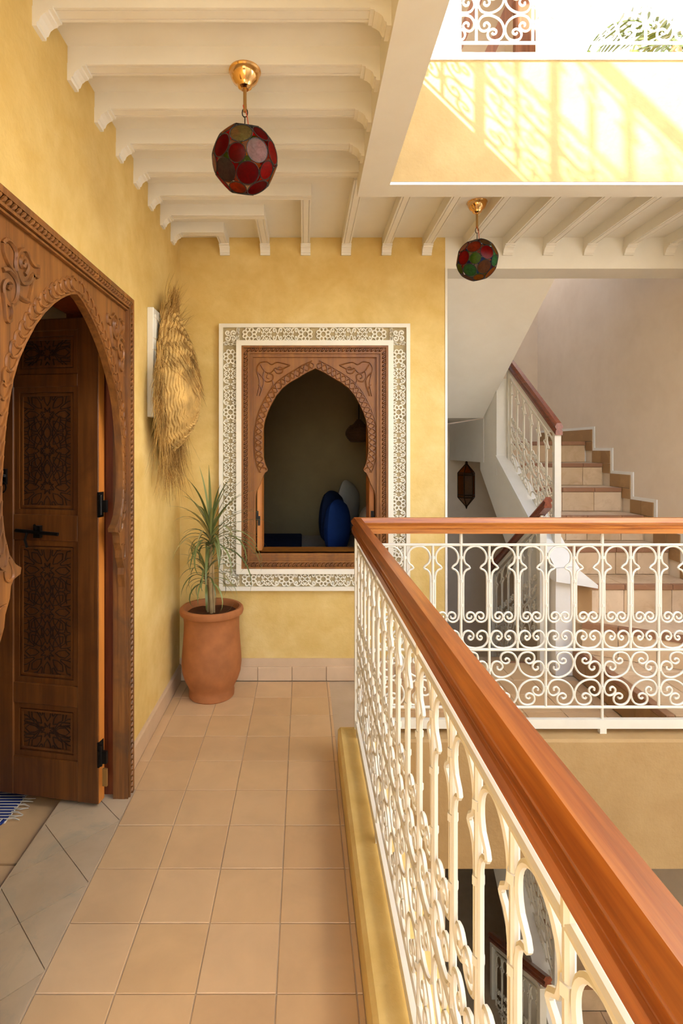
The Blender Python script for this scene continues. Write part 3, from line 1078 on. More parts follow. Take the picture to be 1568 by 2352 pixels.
# the open leaf
LO = Vector((-0.772, 2.028, 0.014))
e1 = Vector((-0.984, 0.178, 0)).normalized()
e2 = Vector((0.178, 0.984, 0)).normalized()
LM = Matrix(((e1.x, e2.x, 0, LO.x), (e1.y, e2.y, 0, LO.y), (0, 0, 1, LO.z), (0, 0, 0, 1)))
LW, LH, LT = 0.435, 1.836, 0.04
stL, stR = 0.088, 0.075
rails = [(0, 0.155), (0.405, 0.10), (0, 0)]
panels = [(0.150, 0.355), (0.435, 0.985), (1.085, 1.635 - 0.06), (1.625, 1.79)]
leaf = MB()
leaf.cbox(0, stL, 0, LT, 0, LH, 0.003).cbox(LW - stR, LW, 0, LT, 0, LH, 0.003)
zs = [0] + [z for p in panels for z in p] + [LH]
for i in range(0, len(zs), 2):
    leaf.cbox(stL - 0.002, LW - stR + 0.002, 0.001, LT - 0.001, zs[i], zs[i + 1], 0.003)
leafo = leaf.build('door_leaf', 'wood_leaf', door, LM)
MB().box(-0.0015, 0.0005, 0.002, LT - 0.002, 0.004, LH - 0.004).build('leaf_edge', 'wood_edge', leafo, LM)


def strapwork(m, x0, x1, z0, z1, y, nz):
    """raised interlace: eight-point stars and radiating hexagons, mirrored"""
    W = x1 - x0
    cx = (x0 + x1) / 2

    def bar(a, b, w=0.0024):
        m.tube([(a[0], y, a[1]), (b[0], y, b[1])], w, 4)

    def clipbar(a, b):
        # clip to panel
        ax, az, bx, bz = a[0], a[1], b[0], b[1]
        t0, t1 = 0.0, 1.0
        dx, dz = bx - ax, bz - az
        for p, q in ((-dx, ax - x0), (dx, x1 - ax), (-dz, az - z0), (dz, z1 - az)):
            if abs(p) < 1e-9:
                if q < 0: return
            else:
                r = q / p
                if p < 0: t0 = max(t0, r)
                else: t1 = min(t1, r)
        if t1 - t0 < 0.02: return
        bar((ax + dx * t0, az + dz * t0), (ax + dx * t1, az + dz * t1))
    H = (z1 - z0)
    R = W * 0.5
    cs = [z0 + H * (i + 0.5) / nz for i in range(nz)]
    for cz in cs:
        for k in range(8):
            a = k * PI / 4
            def pt(r, da):
                return (cx + r * math.cos(a + da), cz + r * math.sin(a + da))
            clipbar(pt(R * 0.12, 0), pt(R * 0.30, PI / 8)); clipbar(pt(R * 0.30, PI / 8), pt(R * 0.12, PI / 4))
            clipbar(pt(R * 0.34, 0), pt(R * 0.52, 0.22)); clipbar(pt(R * 0.34, 0), pt(R * 0.52, -0.22))
            clipbar(pt(R * 0.52, 0.22), pt(R * 0.78, 0.20)); clipbar(pt(R * 0.52, -0.22), pt(R * 0.78, -0.20))
            clipbar(pt(R * 0.78, 0.20), pt(R * 0.95, 0)); clipbar(pt(R * 0.78, -0.20), pt(R * 0.95, 0))
            clipbar(pt(R * 0.88, 0.26), pt(R * 1.12, 0.06)); clipbar(pt(R * 0.88, -0.26), pt(R * 1.12, -0.06))
            clipbar(pt(R * 0.62, PI / 8 + 0.06), pt(R * 1.0, PI / 8 + 0.12)); clipbar(pt(R * 0.62, PI / 8 - 0.06), pt(R * 1.0, PI / 8 - 0.12))
            clipbar(pt(R * 0.62, PI / 8 + 0.06), pt(R * 0.62, PI / 8 - 0.06))
            clipbar(pt(R * 1.0, PI / 8 + 0.12), pt(R * 1.45, PI / 8 + 0.02)); clipbar(pt(R * 1.0, PI / 8 - 0.12), pt(R * 1.45, PI / 8 - 0.02))
            clipbar(pt(R * 1.12, 0.06), pt(R * 1.5, 0.20)); clipbar(pt(R * 1.12, -0.06), pt(R * 1.5, -0.20))


for i, (z0, z1) in enumerate(panels):
    x0, x1 = stL, LW - stR
    pan = MB().box(x0 - 0.002, x1 + 0.002, 0.016, 0.026, z0 - 0.002, z1 + 0.002).build('panel', 'wood_leaf_carved', leafo, LM)
    m = MB()
    m.loops([rect(x0, x1, z0, z1), rect(x0 + 0.02, x1 - 0.02, z0 + 0.02, z1 - 0.02)], 0.008, 0.017, fy)
    m.loops([rect(x0 + 0.026, x1 - 0.026, z0 + 0.026, z1 - 0.026), rect(x0 + 0.034, x1 - 0.034, z0 + 0.034, z1 - 0.034)], 0.011, 0.017, fy)
    m.build('panel_moulding', 'wood_leaf', leafo, LM)
    m = MB()
    if i in (1, 2):
        strapwork(m, x0 + 0.036, x1 - 0.036, z0 + 0.036, z1 - 0.036, 0.0155, 3)
    else:
        strapwork(m, x0 + 0.036, x1 - 0.036, z0 + 0.036, z1 - 0.036, 0.0155, 1)
        zc = (z0 + z1) / 2
        for dz in (0.02, 0.035):
            for q in (1, -1):
                m.tube([(x0 + 0.04, 0.0155, zc + q * dz), ((x0 + x1) / 2 - 0.05, 0.0155, zc + q * dz), ((x0 + x1) / 2 - 0.02, 0.0155, zc - q * 0.01)], 0.0028, 4)
                m.tube([(x1 - 0.04, 0.0155, zc + q * dz), ((x0 + x1) / 2 + 0.05, 0.0155, zc + q * dz), ((x0 + x1) / 2 + 0.02, 0.0155, zc - q * 0.01)], 0.0028, 4)
    m.build('carved_strapwork', 'wood_stain_shade', leafo, LM)
# bolt and lock
zb_ = 1.02
bolt = MB().tube([(0.16, -0.012, zb_ - 0.006), (0.34, -0.012, zb_ + 0.004)], 0.007, 8).box(0.235, 0.262, -0.016, 0.001, zb_ - 0.022, zb_ + 0.024)
bolt.tube([(0.25, -0.014, zb_ + 0.01), (0.245, -0.032, zb_ + 0.03)], 0.005, 6)
bolt.tube([(0.29, -0.012, zb_), (0.296, -0.018, zb_ - 0.03), (0.292, -0.012, zb_ - 0.06)], 0.005, 6)
bolt.build('bolt', 'black_iron', leafo, LM)
lk = MB().box(LW - 0.05, LW - 0.025, -0.01, 0.002, 1.20, 1.26).tube([(LW - 0.037, -0.02, 1.235), (LW - 0.062, -0.03, 1.235)], 0.006, 6)
lk.tube([(LW - 0.037 + 0.018 * math.cos(a), -0.015, 1.19 + 0.022 * math.sin(a)) for a in [i * PI / 6 for i in range(12)]], 0.003, 5, True)
lk.build('latch', 'black_iron', leafo, LM)
for z in (0.16, 1.10):
    hg = MB().box(-0.035, 0.0, -0.006, 0.006, z, z + 0.045).box(-0.004, 0.004, -0.002, 0.03, z - 0.02, z + 0.075).tube([(-0.012, -0.004, z - 0.01), (-0.012, -0.004, z + 0.065)], 0.006, 8)
    hg.build('hinge', 'black_iron', leafo, LM)
MB().box(-0.036, -0.018, -0.004, 0.004, 0.075, 0.14).build('hinge_plate', 'dull_brass', leafo, LM)

# ------------------------------------------------------------------ balustrades
W = 0.1215
ZBO, ZMI, ZTO = 0.240, 0.4876, 0.939
RB, RS = 0.0058, 0.0046


def keyhole_curve():
    c = (W / 2, ZTO - 0.006 - 0.049)
    R = 0.049
    right = [(c[0] + R * math.cos(math.radians(a)), c[1] + R * math.sin(math.radians(a))) for a in range(90, -31, -12)]
    right += [(0.0875, ZTO - 0.092), (0.0835, ZTO - 0.100), (0.087, ZTO - 0.1035), (0.098, ZTO - 0.108), (0.107, ZTO - 0.118), (0.1115, ZTO - 0.135), (0.112, ZTO - 0.16), (0.112, ZTO - 0.23), (0.112, ZTO - 0.30)]
    sp = spiral(W - 0.038, ZTO - 0.308, 0.0285, 0.0055, 0, -560, 26)
    right += [p for p in sp[1:]]
    return right


KEY = keyhole_curve()
LOOPC = [(0.06075, .006), (.030, .012), (.011, .030), (.0065, .050), (.013, .072), (.029, .081), (.045, .076), (.054, .062), (.050, .048), (.040, .042), (.032, .049), (.036, .058), (.043, .056)]
CSC = [(395, 445), (405, 433), (424, 440), (426, 460), (402, 473), (372, 460), (361, 430), (376, 398), (420, 386), (465, 405), (487, 460), (470, 520), (430, 558), (375, 576), (320, 565), (291, 520), (299, 475), (330, 456), (365, 470), (376, 500), (356, 521), (335, 510), (338, 493)]
CSC = [((a - 275) * 0.000563, -(b - 372) * 0.000563 * 1.02) for a, b in CSC]


def cells(shear=0.0, hs=1.0, prefix=''):
    """meshes of one cell, in (u, z) with optional slope"""
    def f(u, z):
        return (u, 0.0, ZBO + (z - ZBO) * hs + shear * u)
    out = {}
    m = MB()
    R = [f(u, z) for u, z in KEY]
    Lf = [f(W - u, z) for u, z in KEY]
    m.tube(R, RS, 6)
    m.tube(Lf, RS, 6)
    m.tube([f(W / 2 - 0.004, ZTO - 0.308), f(W / 2 + 0.004, ZTO - 0.308)], 0.006, 6)
    out['arch'] = m.mesh('keyhole_arch', 'white_iron', True)
    m = MB()
    c = [(p.x, p.y) for p in catmull([(a, b, 0) for a, b in LOOPC], 4)]
    m.tube([f(u, ZMI + v) for u, v in c], RS, 6)
    m.tube([f(W - u, ZMI + v) for u, v in c], RS, 6)
    out['loop'] = m.mesh('heart_scroll', 'white_iron', True)
    c = [(p.x, p.y) for p in catmull([(a, b, 0) for a, b in CSC], 3)]
    for nm, fl, bt in (('c_ul', 0, 0), ('c_ur', 1, 0), ('c_ll', 0, 1), ('c_lr', 1, 1)):
        m = MB()
        q = []
        for u, v in c:
            uu = 2 * W - u if fl else u
            zz = ZBO - v + 0.002 if bt else ZMI + v - 0.002
            q.append(f(uu, zz))
        m.tube(q, RS, 6)
        out[nm] = m.mesh('c_scroll', 'white_iron', True)
    m = MB()
    m.tube([f(0, ZMI), f(0, ZTO)], RB, 8)
    for z in (ZTO - 0.055, ZTO - 0.155, ZTO - 0.26, ZMI + 0.05):
        m.tube([f(0, z - 0.006), f(0, z + 0.006)], [0.0085, 0.0085], 6)
    out['bal'] = m.mesh('baluster', 'white_iron', True)
    m = MB()
    m.tube([f(0, ZBO), f(0, ZTO)], RB, 8)
    for z in (ZTO - 0.055, ZTO - 0.155, ZTO - 0.26, ZMI + 0.05, ZMI - 0.085, ZBO + 0.085):
        m.tube([f(0, z - 0.006), f(0, z + 0.006)], [0.0085, 0.0085], 6)
    out['ballong'] = m.mesh('baluster', 'white_iron', True)
    return out


CELL = cells()


def panel(parent, M, n, C, start=0, slope=0.0, hs=1.0):
    """n cells from u=0 along local x of M"""
    for i in range(n + 1):
        Mi = M @ T(i * W, 0, slope * i * W)
        inst('baluster', C['ballong' if (i + start) % 2 == 0 else 'bal'], parent, Mi)
        if i == n:
            break
        inst('keyhole_arch', C['arch'], parent, Mi)
        inst('heart_scroll', C['loop'], parent, Mi)
        if (i + start) % 2 == 0:
            for nm in ('c_ul', 'c_ll') if i == n - 1 else ('c_ul', 'c_ur', 'c_ll', 'c_lr'):
                inst('c_scroll', C[nm], parent, Mi)
        elif i == 0:
            for nm in ('c_ur', 'c_lr'):
                inst('c_scroll', C[nm], parent, M @ T(-W, 0, -slope * W))
    L = n * W

    def f(u, z):
        return (u, 0, ZBO + (z - ZBO) * hs + slope * u)
    for nm, z in (('top_rod', ZTO), ('middle_rod', ZMI), ('bottom_rod', ZBO)):
        MB().tube([f(-0.004, z), f(L + 0.004, z)], RB + 0.0006, 8).build(nm, 'white_iron', parent, M, True)


HP = [(0.0225, 0.0), (0.0225, 0.018), (0.0185, 0.020), (0.0208, 0.0225), (0.0208, 0.0245), (0.0165, 0.028), (0.0175, 0.034), (0.0225, 0.039), (0.0248, 0.043), (0.0252, 0.047), (0.0140, 0.0655)]
HPROF = HP + [(-a, b) for a, b in HP[::-1]]
ZH = 0.990
YR, XRL = 2.325, 0.2295

# near balustrade (runs along y beside the corridor)
bn = thing('balustrade', (XRL, 1.0, ZK), 'cream iron balustrade with wooden handrail receding beside the corridor', 'balustrade')
NL = 26
M = T(XRL, YR - 0.035, 0) @ RZ(-PI / 2)
panel(bn, M, NL, CELL)
YE = YR - 0.035 - NL * W
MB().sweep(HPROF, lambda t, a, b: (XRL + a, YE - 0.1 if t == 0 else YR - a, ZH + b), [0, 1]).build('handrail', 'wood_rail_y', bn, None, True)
MB().box(XRL - 0.009, XRL + 0.009, YE, YR + 0.009, 0.152, 0.188).build('base_bar', 'white_iron', bn)
MB().box(XRL - 0.012, XRL + 0.012, YR - 0.012, YR + 0.012, 0.15, ZH).build('corner_post', 'white_iron', bn)
for i in range(0, NL + 1, 5):
    y = YR - 0.035 - i * W
    MB().box(XRL - 0.008, XRL + 0.008, y - 0.012, y + 0.012, ZK, 0.153).build('foot', 'white_iron', bn)
    MB().tube([(XRL, y, 0.186), (XRL, y, ZBO)], 0.006, 8).build('support', 'white_iron', bn)
    MB().tube([(XRL, y, ZTO), (XRL, y, ZH + 0.002)], 0.007, 8).build('support', 'white_iron', bn)
# far balustrade
bf = thing('balustrade', (1.5, YR, ZK), 'white iron balustrade with wooden handrail in front of the tiled staircase', 'balustrade')
XS0 = (1056 - PCX) * 2.34 / FPX - 3 * W           # bars fall where the photograph shows them
NF = 25
M = T(XS0, YR, 0)
panel(bf, M, NF, CELL, start=0)
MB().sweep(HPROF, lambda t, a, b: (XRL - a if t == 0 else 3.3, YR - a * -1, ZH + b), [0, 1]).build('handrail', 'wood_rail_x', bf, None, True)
for nm, z in (('top_rod', ZTO), ('bottom_rod', ZBO), ('middle_rod', ZMI)):
    MB().tube([(XRL + 0.012, YR, z), (XS0, YR, z)], RB + 0.0006, 8).build(nm, 'white_iron', bf, None, True)
MB().box(XRL + 0.01, 3.3, YR - 0.011, YR + 0.011, 0.152, 0.190).build('base_bar', 'white_iron', bf)
for i in range(3, NF, 5):
    x = XS0 + i * W
    MB().box(x - 0.014, x + 0.014, YR - 0.01, YR + 0.01, ZK, 0.153).build('foot', 'white_iron', bf)
    MB().tube([(x, YR, 0.186), (x, YR, ZBO)], 0.006, 8).build('support', 'white_iron', bf)
    MB().tube([(x, YR, ZTO), (x, YR, ZH + 0.002)], 0.007, 8).build('support', 'white_iron', bf)
# balustrades of the floor above
bu = thing('balustrade', (1.5, YR, UP + ZK), 'bright white iron balustrade on the sunlit ledge above', 'balustrade')
XSU = (1155.5 - PCX) * 2.34 / FPX - 5 * W + W
panel(bu, T(XSU - W, YR, UP), 25, CELL, start=0)
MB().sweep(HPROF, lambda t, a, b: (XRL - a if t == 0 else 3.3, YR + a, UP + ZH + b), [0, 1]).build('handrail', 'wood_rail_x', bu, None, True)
MB().box(XRL + 0.01, 3.3, YR - 0.011, YR + 0.011, UP + 0.152, UP + 0.190).build('base_bar', 'white_iron', bu)
for x in (0.385, 1.03, 2.0, 3.0):
    MB().box(x - 0.022, x + 0.022, YR - 0.02, YR + 0.02, UP + ZK, UP + ZH).build('post', 'white_iron', bu)
XUL = 0.30
bul = thing('balustrade', (XUL, 0.5, UP + ZK), 'white iron balustrade on the upper floor casting scroll shadows on the parapet', 'balustrade')
panel(bul, T(XUL, YR - 0.035, UP) @ RZ(-PI / 2), 24, CELL)
MB().sweep(HPROF, lambda t, a, b: (XUL + a, -0.7 if t == 0 else YR - a, UP + ZH + b), [0, 1]).build('handrail', 'wood_rail_y', bul, None, True)
MB().box(XUL - 0.011, XUL + 0.011, -0.7, YR, UP + 0.152, UP + 0.190).build('base_bar', 'white_iron', bul)
for i in range(1, 24, 2):
    y = YR - 0.035 - i * W
    MB().box(XUL - 0.01, XUL + 0.01, y - 0.012, y + 0.012, UP + ZK, UP + ZH).build('post', 'white_iron', bul)

# ------------------------------------------------------------------ staircases
RI, RU = 0.177, 0.262
XS = 1.62


def stairs(dz, label, lower=False):
    st = thing('staircase', (2.0, 3.3, dz), label, 'stairs')

    def tile_box(nm, x0, x1, y0, y1, z0, z1, mat, c=0.002):
        return MB().cbox(x0, x1, y0, y1, z0 + dz, z1 + dz, c).build(nm, mat, st)

    # platform step
    x1s = 1.607
    MB().box(x1s + 0.004, XR - 0.002, KY1 + 0.01, 3.30, dz, RI - 0.012 + dz).build('step_core', 'grout', st)
    for i in range(4):
        ya = KY1 + 0.012 + 0.232 * i
        tile_box('riser_tile', x1s - 0.006, x1s + 0.006, ya, ya + 0.229, 0.002, RI - 0.032, 'brown_tile')
        tile_box('nosing_tile', x1s - 0.010, x1s + 0.03, ya, ya + 0.229, RI - 0.03, RI, 'nosing_tile')
        for j in range(4):
            tile_box('tread_tile', x1s + 0.033 + 0.189 * j, x1s + 0.033 + 0.189 * j + 0.186, ya, ya + 0.229, RI - 0.014, RI - 0.001, 'riser_tile')
    # winder step
    A, B = Vector((1.60, 3.112)), Vector((XR - 0.02, 2.655))
    pl = [(A.x, A.y), (B.x, B.y), (XR - 0.002, 3.30), (A.x, 3.30)]
    MB().loops([pl], RI - 0.005 + dz, 2 * RI - 0.02 + dz, lambda u, v, w: (u, v, w)).build('step_core', 'grout', st)
    d = (B - A).normalized()
    nrm = Vector((d.y, -d.x))
    Lw = (B - A).length
    n = 5
    for i in range(n):
        p0 = A + d * (Lw * i / n + 0.002)
        p1 = A + d * (Lw * (i + 1) / n - 0.002)
        for nm, z0, z1, off, back, mt in (('riser_tile', RI + 0.002, 2 * RI - 0.035, 0.006, 0.01, 'riser_tile'), ('nosing_tile', 2 * RI - 0.033, 2 * RI, 0.012, 0.035, 'nosing_tile')):
            q = [p0 + nrm * off, p1 + nrm * off, p1 - nrm * back, p0 - nrm * back]
            MB().loops([[(v.x, v.y) for v in q]], z0 + dz, z1 + dz, lambda u, v, w: (u, v, w)).build(nm, mt, st)
    MB().loops([[(A.x - d.y * 0 + 0.0, A.y + 0.045), (B.x, B.y + 0.045), (XR - 0.002, 3.28), (A.x, 3.28)]], 2 * RI - 0.02 + dz, 2 * RI - 0.002 + dz, lambda u, v, w: (u, v, w)).build('tread_tile', 'riser_tile', st)
    # straight flight
    for k in range(3, 9):
        y = 3.27 + RU * (k - 3)
        z = RI * k
        yb = y + RU if k < 8 else YB - 0.03
        MB().box(XS + 0.004, XR - 0.002, y + 0.012, yb + 0.02, (z - RI - 0.19 if k < 8 else 1.37) + dz if k > 3 else dz, z - 0.014 + dz).build('step_core', 'grout', st)
        xs = [XS, XS + 0.10 + 0.06 * (k % 3), XS + 0.32 + 0.05 * ((k * 2) % 3), XS + 0.56 + 0.05 * (k % 2), XR - 0.015]
        for a, b in zip(xs[:-1], xs[1:]):
            tile_box('riser_tile', a + 0.0015, b - 0.0015, y + 0.004, y + 0.016, z - RI + 0.001, z - 0.033, 'riser_tile')
            tile_box('nosing_tile', a + 0.0015, b - 0.0015, y - 0.006, y + 0.028, z - 0.031, z, 'nosing_tile')
            tile_box('tread_tile', a + 0.0015, b - 0.0015, y + 0.030, yb + 0.004, z - 0.014, z - 0.001, 'riser_tile')
        # stepped skirting on the wall, one hand's width around the step profile
        ya, yb2 = y - 0.10, y + RU - 0.10 + (0.75 if k == 8 else 0)
        m1 = (ya + yb2) / 2
        tile_box('skirting_tile', XR - 0.014, XR - 0.001, ya, m1 - 0.001, z + 0.001, z + 0.10, 'brown_tile')
        tile_box('skirting_tile', XR - 0.014, XR - 0.001, m1 + 0.001, min(yb2, YB - 0.01), z + 0.001, z + 0.10, 'brown_tile')
        tile_box('skirting_tile', XR - 0.0135, XR - 0.001, ya, y + 0.004, z - RI + 0.10, z - 0.001, 'brown_tile')
        MB().box(XR - 0.008, XR - 0.0005, ya - 0.028, min(yb2 - 0.028, YB - 0.01), z + 0.02 + dz, z + 0.122 + dz).box(XR - 0.008, XR - 0.0005, ya - 0.028, y, z - RI + 0.10 + dz, z + 0.02 + dz).build('skirting_edge', 'white_plaster', st)
    tile_box('skirting_tile', XR - 0.014, XR - 0.001, 2.60, 3.17, 2 * RI + 0.001, 2 * RI + 0.10, 'brown_tile')
    # stringer wall carrying the railing
    sp = RI / RU
    def zt(y):
        return 0.66 + sp * (y - 3.30)
    MB().loops([[(3.22, 0.0), (3.33, 0.0), (3.40, 0.10), (4.60, zt(4.60) - 0.36), (4.60, zt(4.60)), (3.30, zt(3.30)), (3.22, 0.62)]], 1.50, XS, lambda u, v, w: (w, u, v + dz)).build('stringer_wall', 'cream_plaster', st)
    MB().loops([[(3.19, 0.60), (3.30, 0.67), (4.20, zt(4.20) + 0.01), (4.20, zt(4.20) + 0.035), (3.29, 0.705), (3.19, 0.64)]], 1.49, XS + 0.012, lambda u, v, w: (w, u, v + dz)).build('stringer_cap', 'white_plaster', st)
    MB().loops([[(1.484, 0.648), (1.484, 0.57), (XS + 0.11, 0.53), (XS + 0.11, 0.55), (1.60, 0.655)]], 3.178, 3.262, lambda u, v, w: (u, w, v + dz)).build('stringer_cap', 'white_plaster', st)
    MB().box(XS - 0.002, XS + 0.11, 3.245, 3.262, 2 * RI + dz, 0.545 + dz).build('riser_tile', 'brown_tile', st)
    # mid pier, landing slab, soffits of the returning flight
    MB().box(1.497, 1.60, 4.20, 4.497, 1.15 + dz, 1.90 + dz).build('pier', 'cream_plaster', st)
    MB().box(1.565, XR, 4.60, YB - 0.002, 1.245 + dz, 1.36 + dz).build('landing_slab', 'cream_plaster', st)
    MB().box(1.494, 1.563, 4.50, YB - 0.002, 1.24 + dz, 1.607 + dz).build('landing_edge', 'cream_plaster', st)
    # descending flight
    for k in range(0, 8):
        y = 3.43 + RU * k
        MB().box(XW + 0.002, 1.496, y, min(y + RU + 0.02, YB - 0.002), -RI * k - 0.30 + dz, -RI * k + dz - (0 if k else 0.0)).build('step', 'riser_tile', st) if k else None
        for j in range(3):
            x0 = XW + 0.01 + 0.22 * j
            tile_box('nosing_tile', x0, x0 + 0.217, y - 0.02, y + 0.006, -RI * k - 0.03, -RI * k + 0.001, 'nosing_tile')
    return st


st = stairs(0, 'beige tiled staircase climbing beside the beige wall')
sof = MB()
ze = 1.61
sof.loops([[(3.347, 2.41), (4.487, 1.61), (YB - 0.002, 1.61), (YB - 0.002, 1.85), (4.5, 1.85), (3.347, 2.66)]], XW + 0.002, 1.555, lambda u, v, w: (w + (-(u - 3.345) * 0.06 if w > 1.0 else 0), u, v))
MBs = sof.build('flight_soffit', 'cream_plaster', st)
st2 = stairs(-UP, 'shaded staircase of the storey below seen past the balustrade')

# stair railings
SL = RI / RU
CUP = cells(SL, 0.95)
CDN = cells(-0.62, 0.9)


def stair_rails(dz, sfx, l1, l2, wood_mat):
    ru = thing('stair_railing', (1.60, 3.39, 0.66 + dz), l1, 'railing')
    zn = 0.70 + dz
    n = 6
    M = T(1.585, 3.41, zn - ZBO + 0.03) @ RZ(PI / 2)
    panel(ru, M, n, CUP, 0, SL, 0.95)
    y0, y1 = 3.385, 4.20
    zt0 = zn + 0.03 + 0.699 * 0.78 + 0.02
    hp = lambda t, a, b: (1.585 + a, (3.355, 4.215)[t], zt0 + 0.20 - 0.02 + SL * ((3.355, 4.215)[t] - 3.41) + b * 1.15)
    MB().sweep(HPROF, hp, [0, 1]).build('handrail', wood_mat, ru, None, True)
    for y, w in ((3.388, 0.020), (4.165, 0.018)):
        z0 = 0.66 + SL * (y - 3.30) + dz - 0.02
        MB().box(1.585 - w, 1.585 + w, y - w * 0.8, y + w * 0.8, z0, zt0 + 0.19 + SL * (y - 3.41)).build('post', 'white_iron', ru)
    MB().sweep([(0.009, 0), (0.009, 0.035), (-0.009, 0.035), (-0.009, 0)], lambda t, a, b: (1.585 + a, (3.39, 4.17)[t], zt0 + 0.14 + SL * ((3.39, 4.17)[t] - 3.41) + b), [0, 1]).build('top_bar', 'white_iron', ru)
    MB().sweep([(0.012, 0), (0.012, 0.03), (-0.012, 0.03), (-0.012, 0)], lambda t, a, b: (1.585 + a, (3.39, 4.17)[t], zn - 0.01 + SL * ((3.39, 4.17)[t] - 3.41) + b), [0, 1]).build('base_bar', 'white_iron', ru)
    rd = thing('stair_railing', (1.45, 3.3, dz), l2, 'railing')
    xd = 1.455
    M = T(xd, 3.36, 0.22 - ZBO + dz) @ RZ(PI / 2)
    panel(rd, M, 6, CDN, 0, -0.62, 0.9)
    ztop = 0.22 + 0.699 * 0.72 + dz
    MB().sweep(HPROF, lambda t, a, b: (xd + a, (3.22, 4.20)[t], ztop + 0.19 - 0.62 * ((3.22, 4.20)[t] - 3.36) + b), [0, 1]).build('handrail', wood_mat, rd, None, True)
    MB().sweep([(0.009, 0), (0.009, 0.035), (-0.009, 0.035), (-0.009, 0)], lambda t, a, b: (xd + a, (3.3, 4.18)[t], ztop + 0.15 - 0.62 * ((3.3, 4.18)[t] - 3.36) + b), [0, 1]).build('top_bar', 'white_iron', rd)
    for y, w in ((3.305, 0.020), (4.15, 0.02)):
        zz = ztop + 0.17 - 0.62 * (y - 3.36)
        MB().box(xd - w, xd + w, y - w, y + w, max(-0.05 + dz - 0.68 * (y - 3.36), dz - 1.2), zz).build('post', 'white_iron', rd)


stair_rails(0, '', 'white railing with wooden handrail sloping up along the tiled steps', 'railing with wooden handrail sloping down from the landing into the stairwell', 'wood_rail_dark')
stair_rails(-UP, '', 'shaded railing sloping up on the storey below', 'shaded railing with dark handrail sloping down on the storey below', 'wood_rail_dark')

# ------------------------------------------------------------------ lanterns
PHI = (1 + 5 ** 0.5) / 2
ico = []
for a in (1, -1):
    for b in (PHI, -PHI):
        ico += [Vector((0, a, b)).normalized(), Vector((a, b, 0)).normalized(), Vector((b, 0, a)).normalized()]
tri = []
for i in range(12):
    for j in range(i + 1, 12):
        for k in range(j + 1, 12):
            if all((ico[p] - ico[q]).length < 1.1 for p, q in ((i, j), (j, k), (i, k))):
                tri.append((i, j, k))
DIRS = [(v, 0) for v in ico] + [((ico[i] + ico[j] + ico[k]).normalized(), 1) for i, j, k in tri]


def disc_mesh(r, mat, name):
    m = MB()
    n = 20
    vs = [(0, 0, 0.003)] + [(r * 0.7 * math.cos(2 * PI * i / n), r * 0.7 * math.sin(2 * PI * i / n), 0.0025) for i in range(n)] + [(r * math.cos(2 * PI * i / n), r * math.sin(2 * PI * i / n), 0) for i in range(n)]
    fs = [(0, 1 + i, 1 + (i + 1) % n) for i in range(n)] + [(1 + i, 1 + n + i, 1 + n + (i + 1) % n, 1 + (i + 1) % n) for i in range(n)]
    m.add(vs, fs)
    return m.mesh(name, mat, True)


def rim_mesh(r):
    m = MB()
    n = 20
    m.tube([(r * math.cos(2 * PI * i / n), r * math.sin(2 * PI * i / n), 0) for i in range(n)], 0.0016, 4, True)
    nb = int(2 * PI * r / 0.0042)
    for i in range(nb):
        a = 2 * PI * i / nb
        c = Vector((r * 1.02 * math.cos(a), r * 1.02 * math.sin(a), 0.0012))
        m.add([c + Vector(v) * 0.0017 for v in ((1, 0, 0), (0, 1, 0), (-1, 0, 0), (0, -1, 0), (0, 0, 1), (0, 0, -1))], [(0, 1, 4), (1, 2, 4), (2, 3, 4), (3, 0, 4), (1, 0, 5), (2, 1, 5), (3, 2, 5), (0, 3, 5)])
    return m.mesh('beaded_rim', 'bead')


RL = 0.100
R5, R6 = RL * 0.268, RL * 0.338
RIMS = (rim_mesh(R5), rim_mesh(R6))
DM = {}


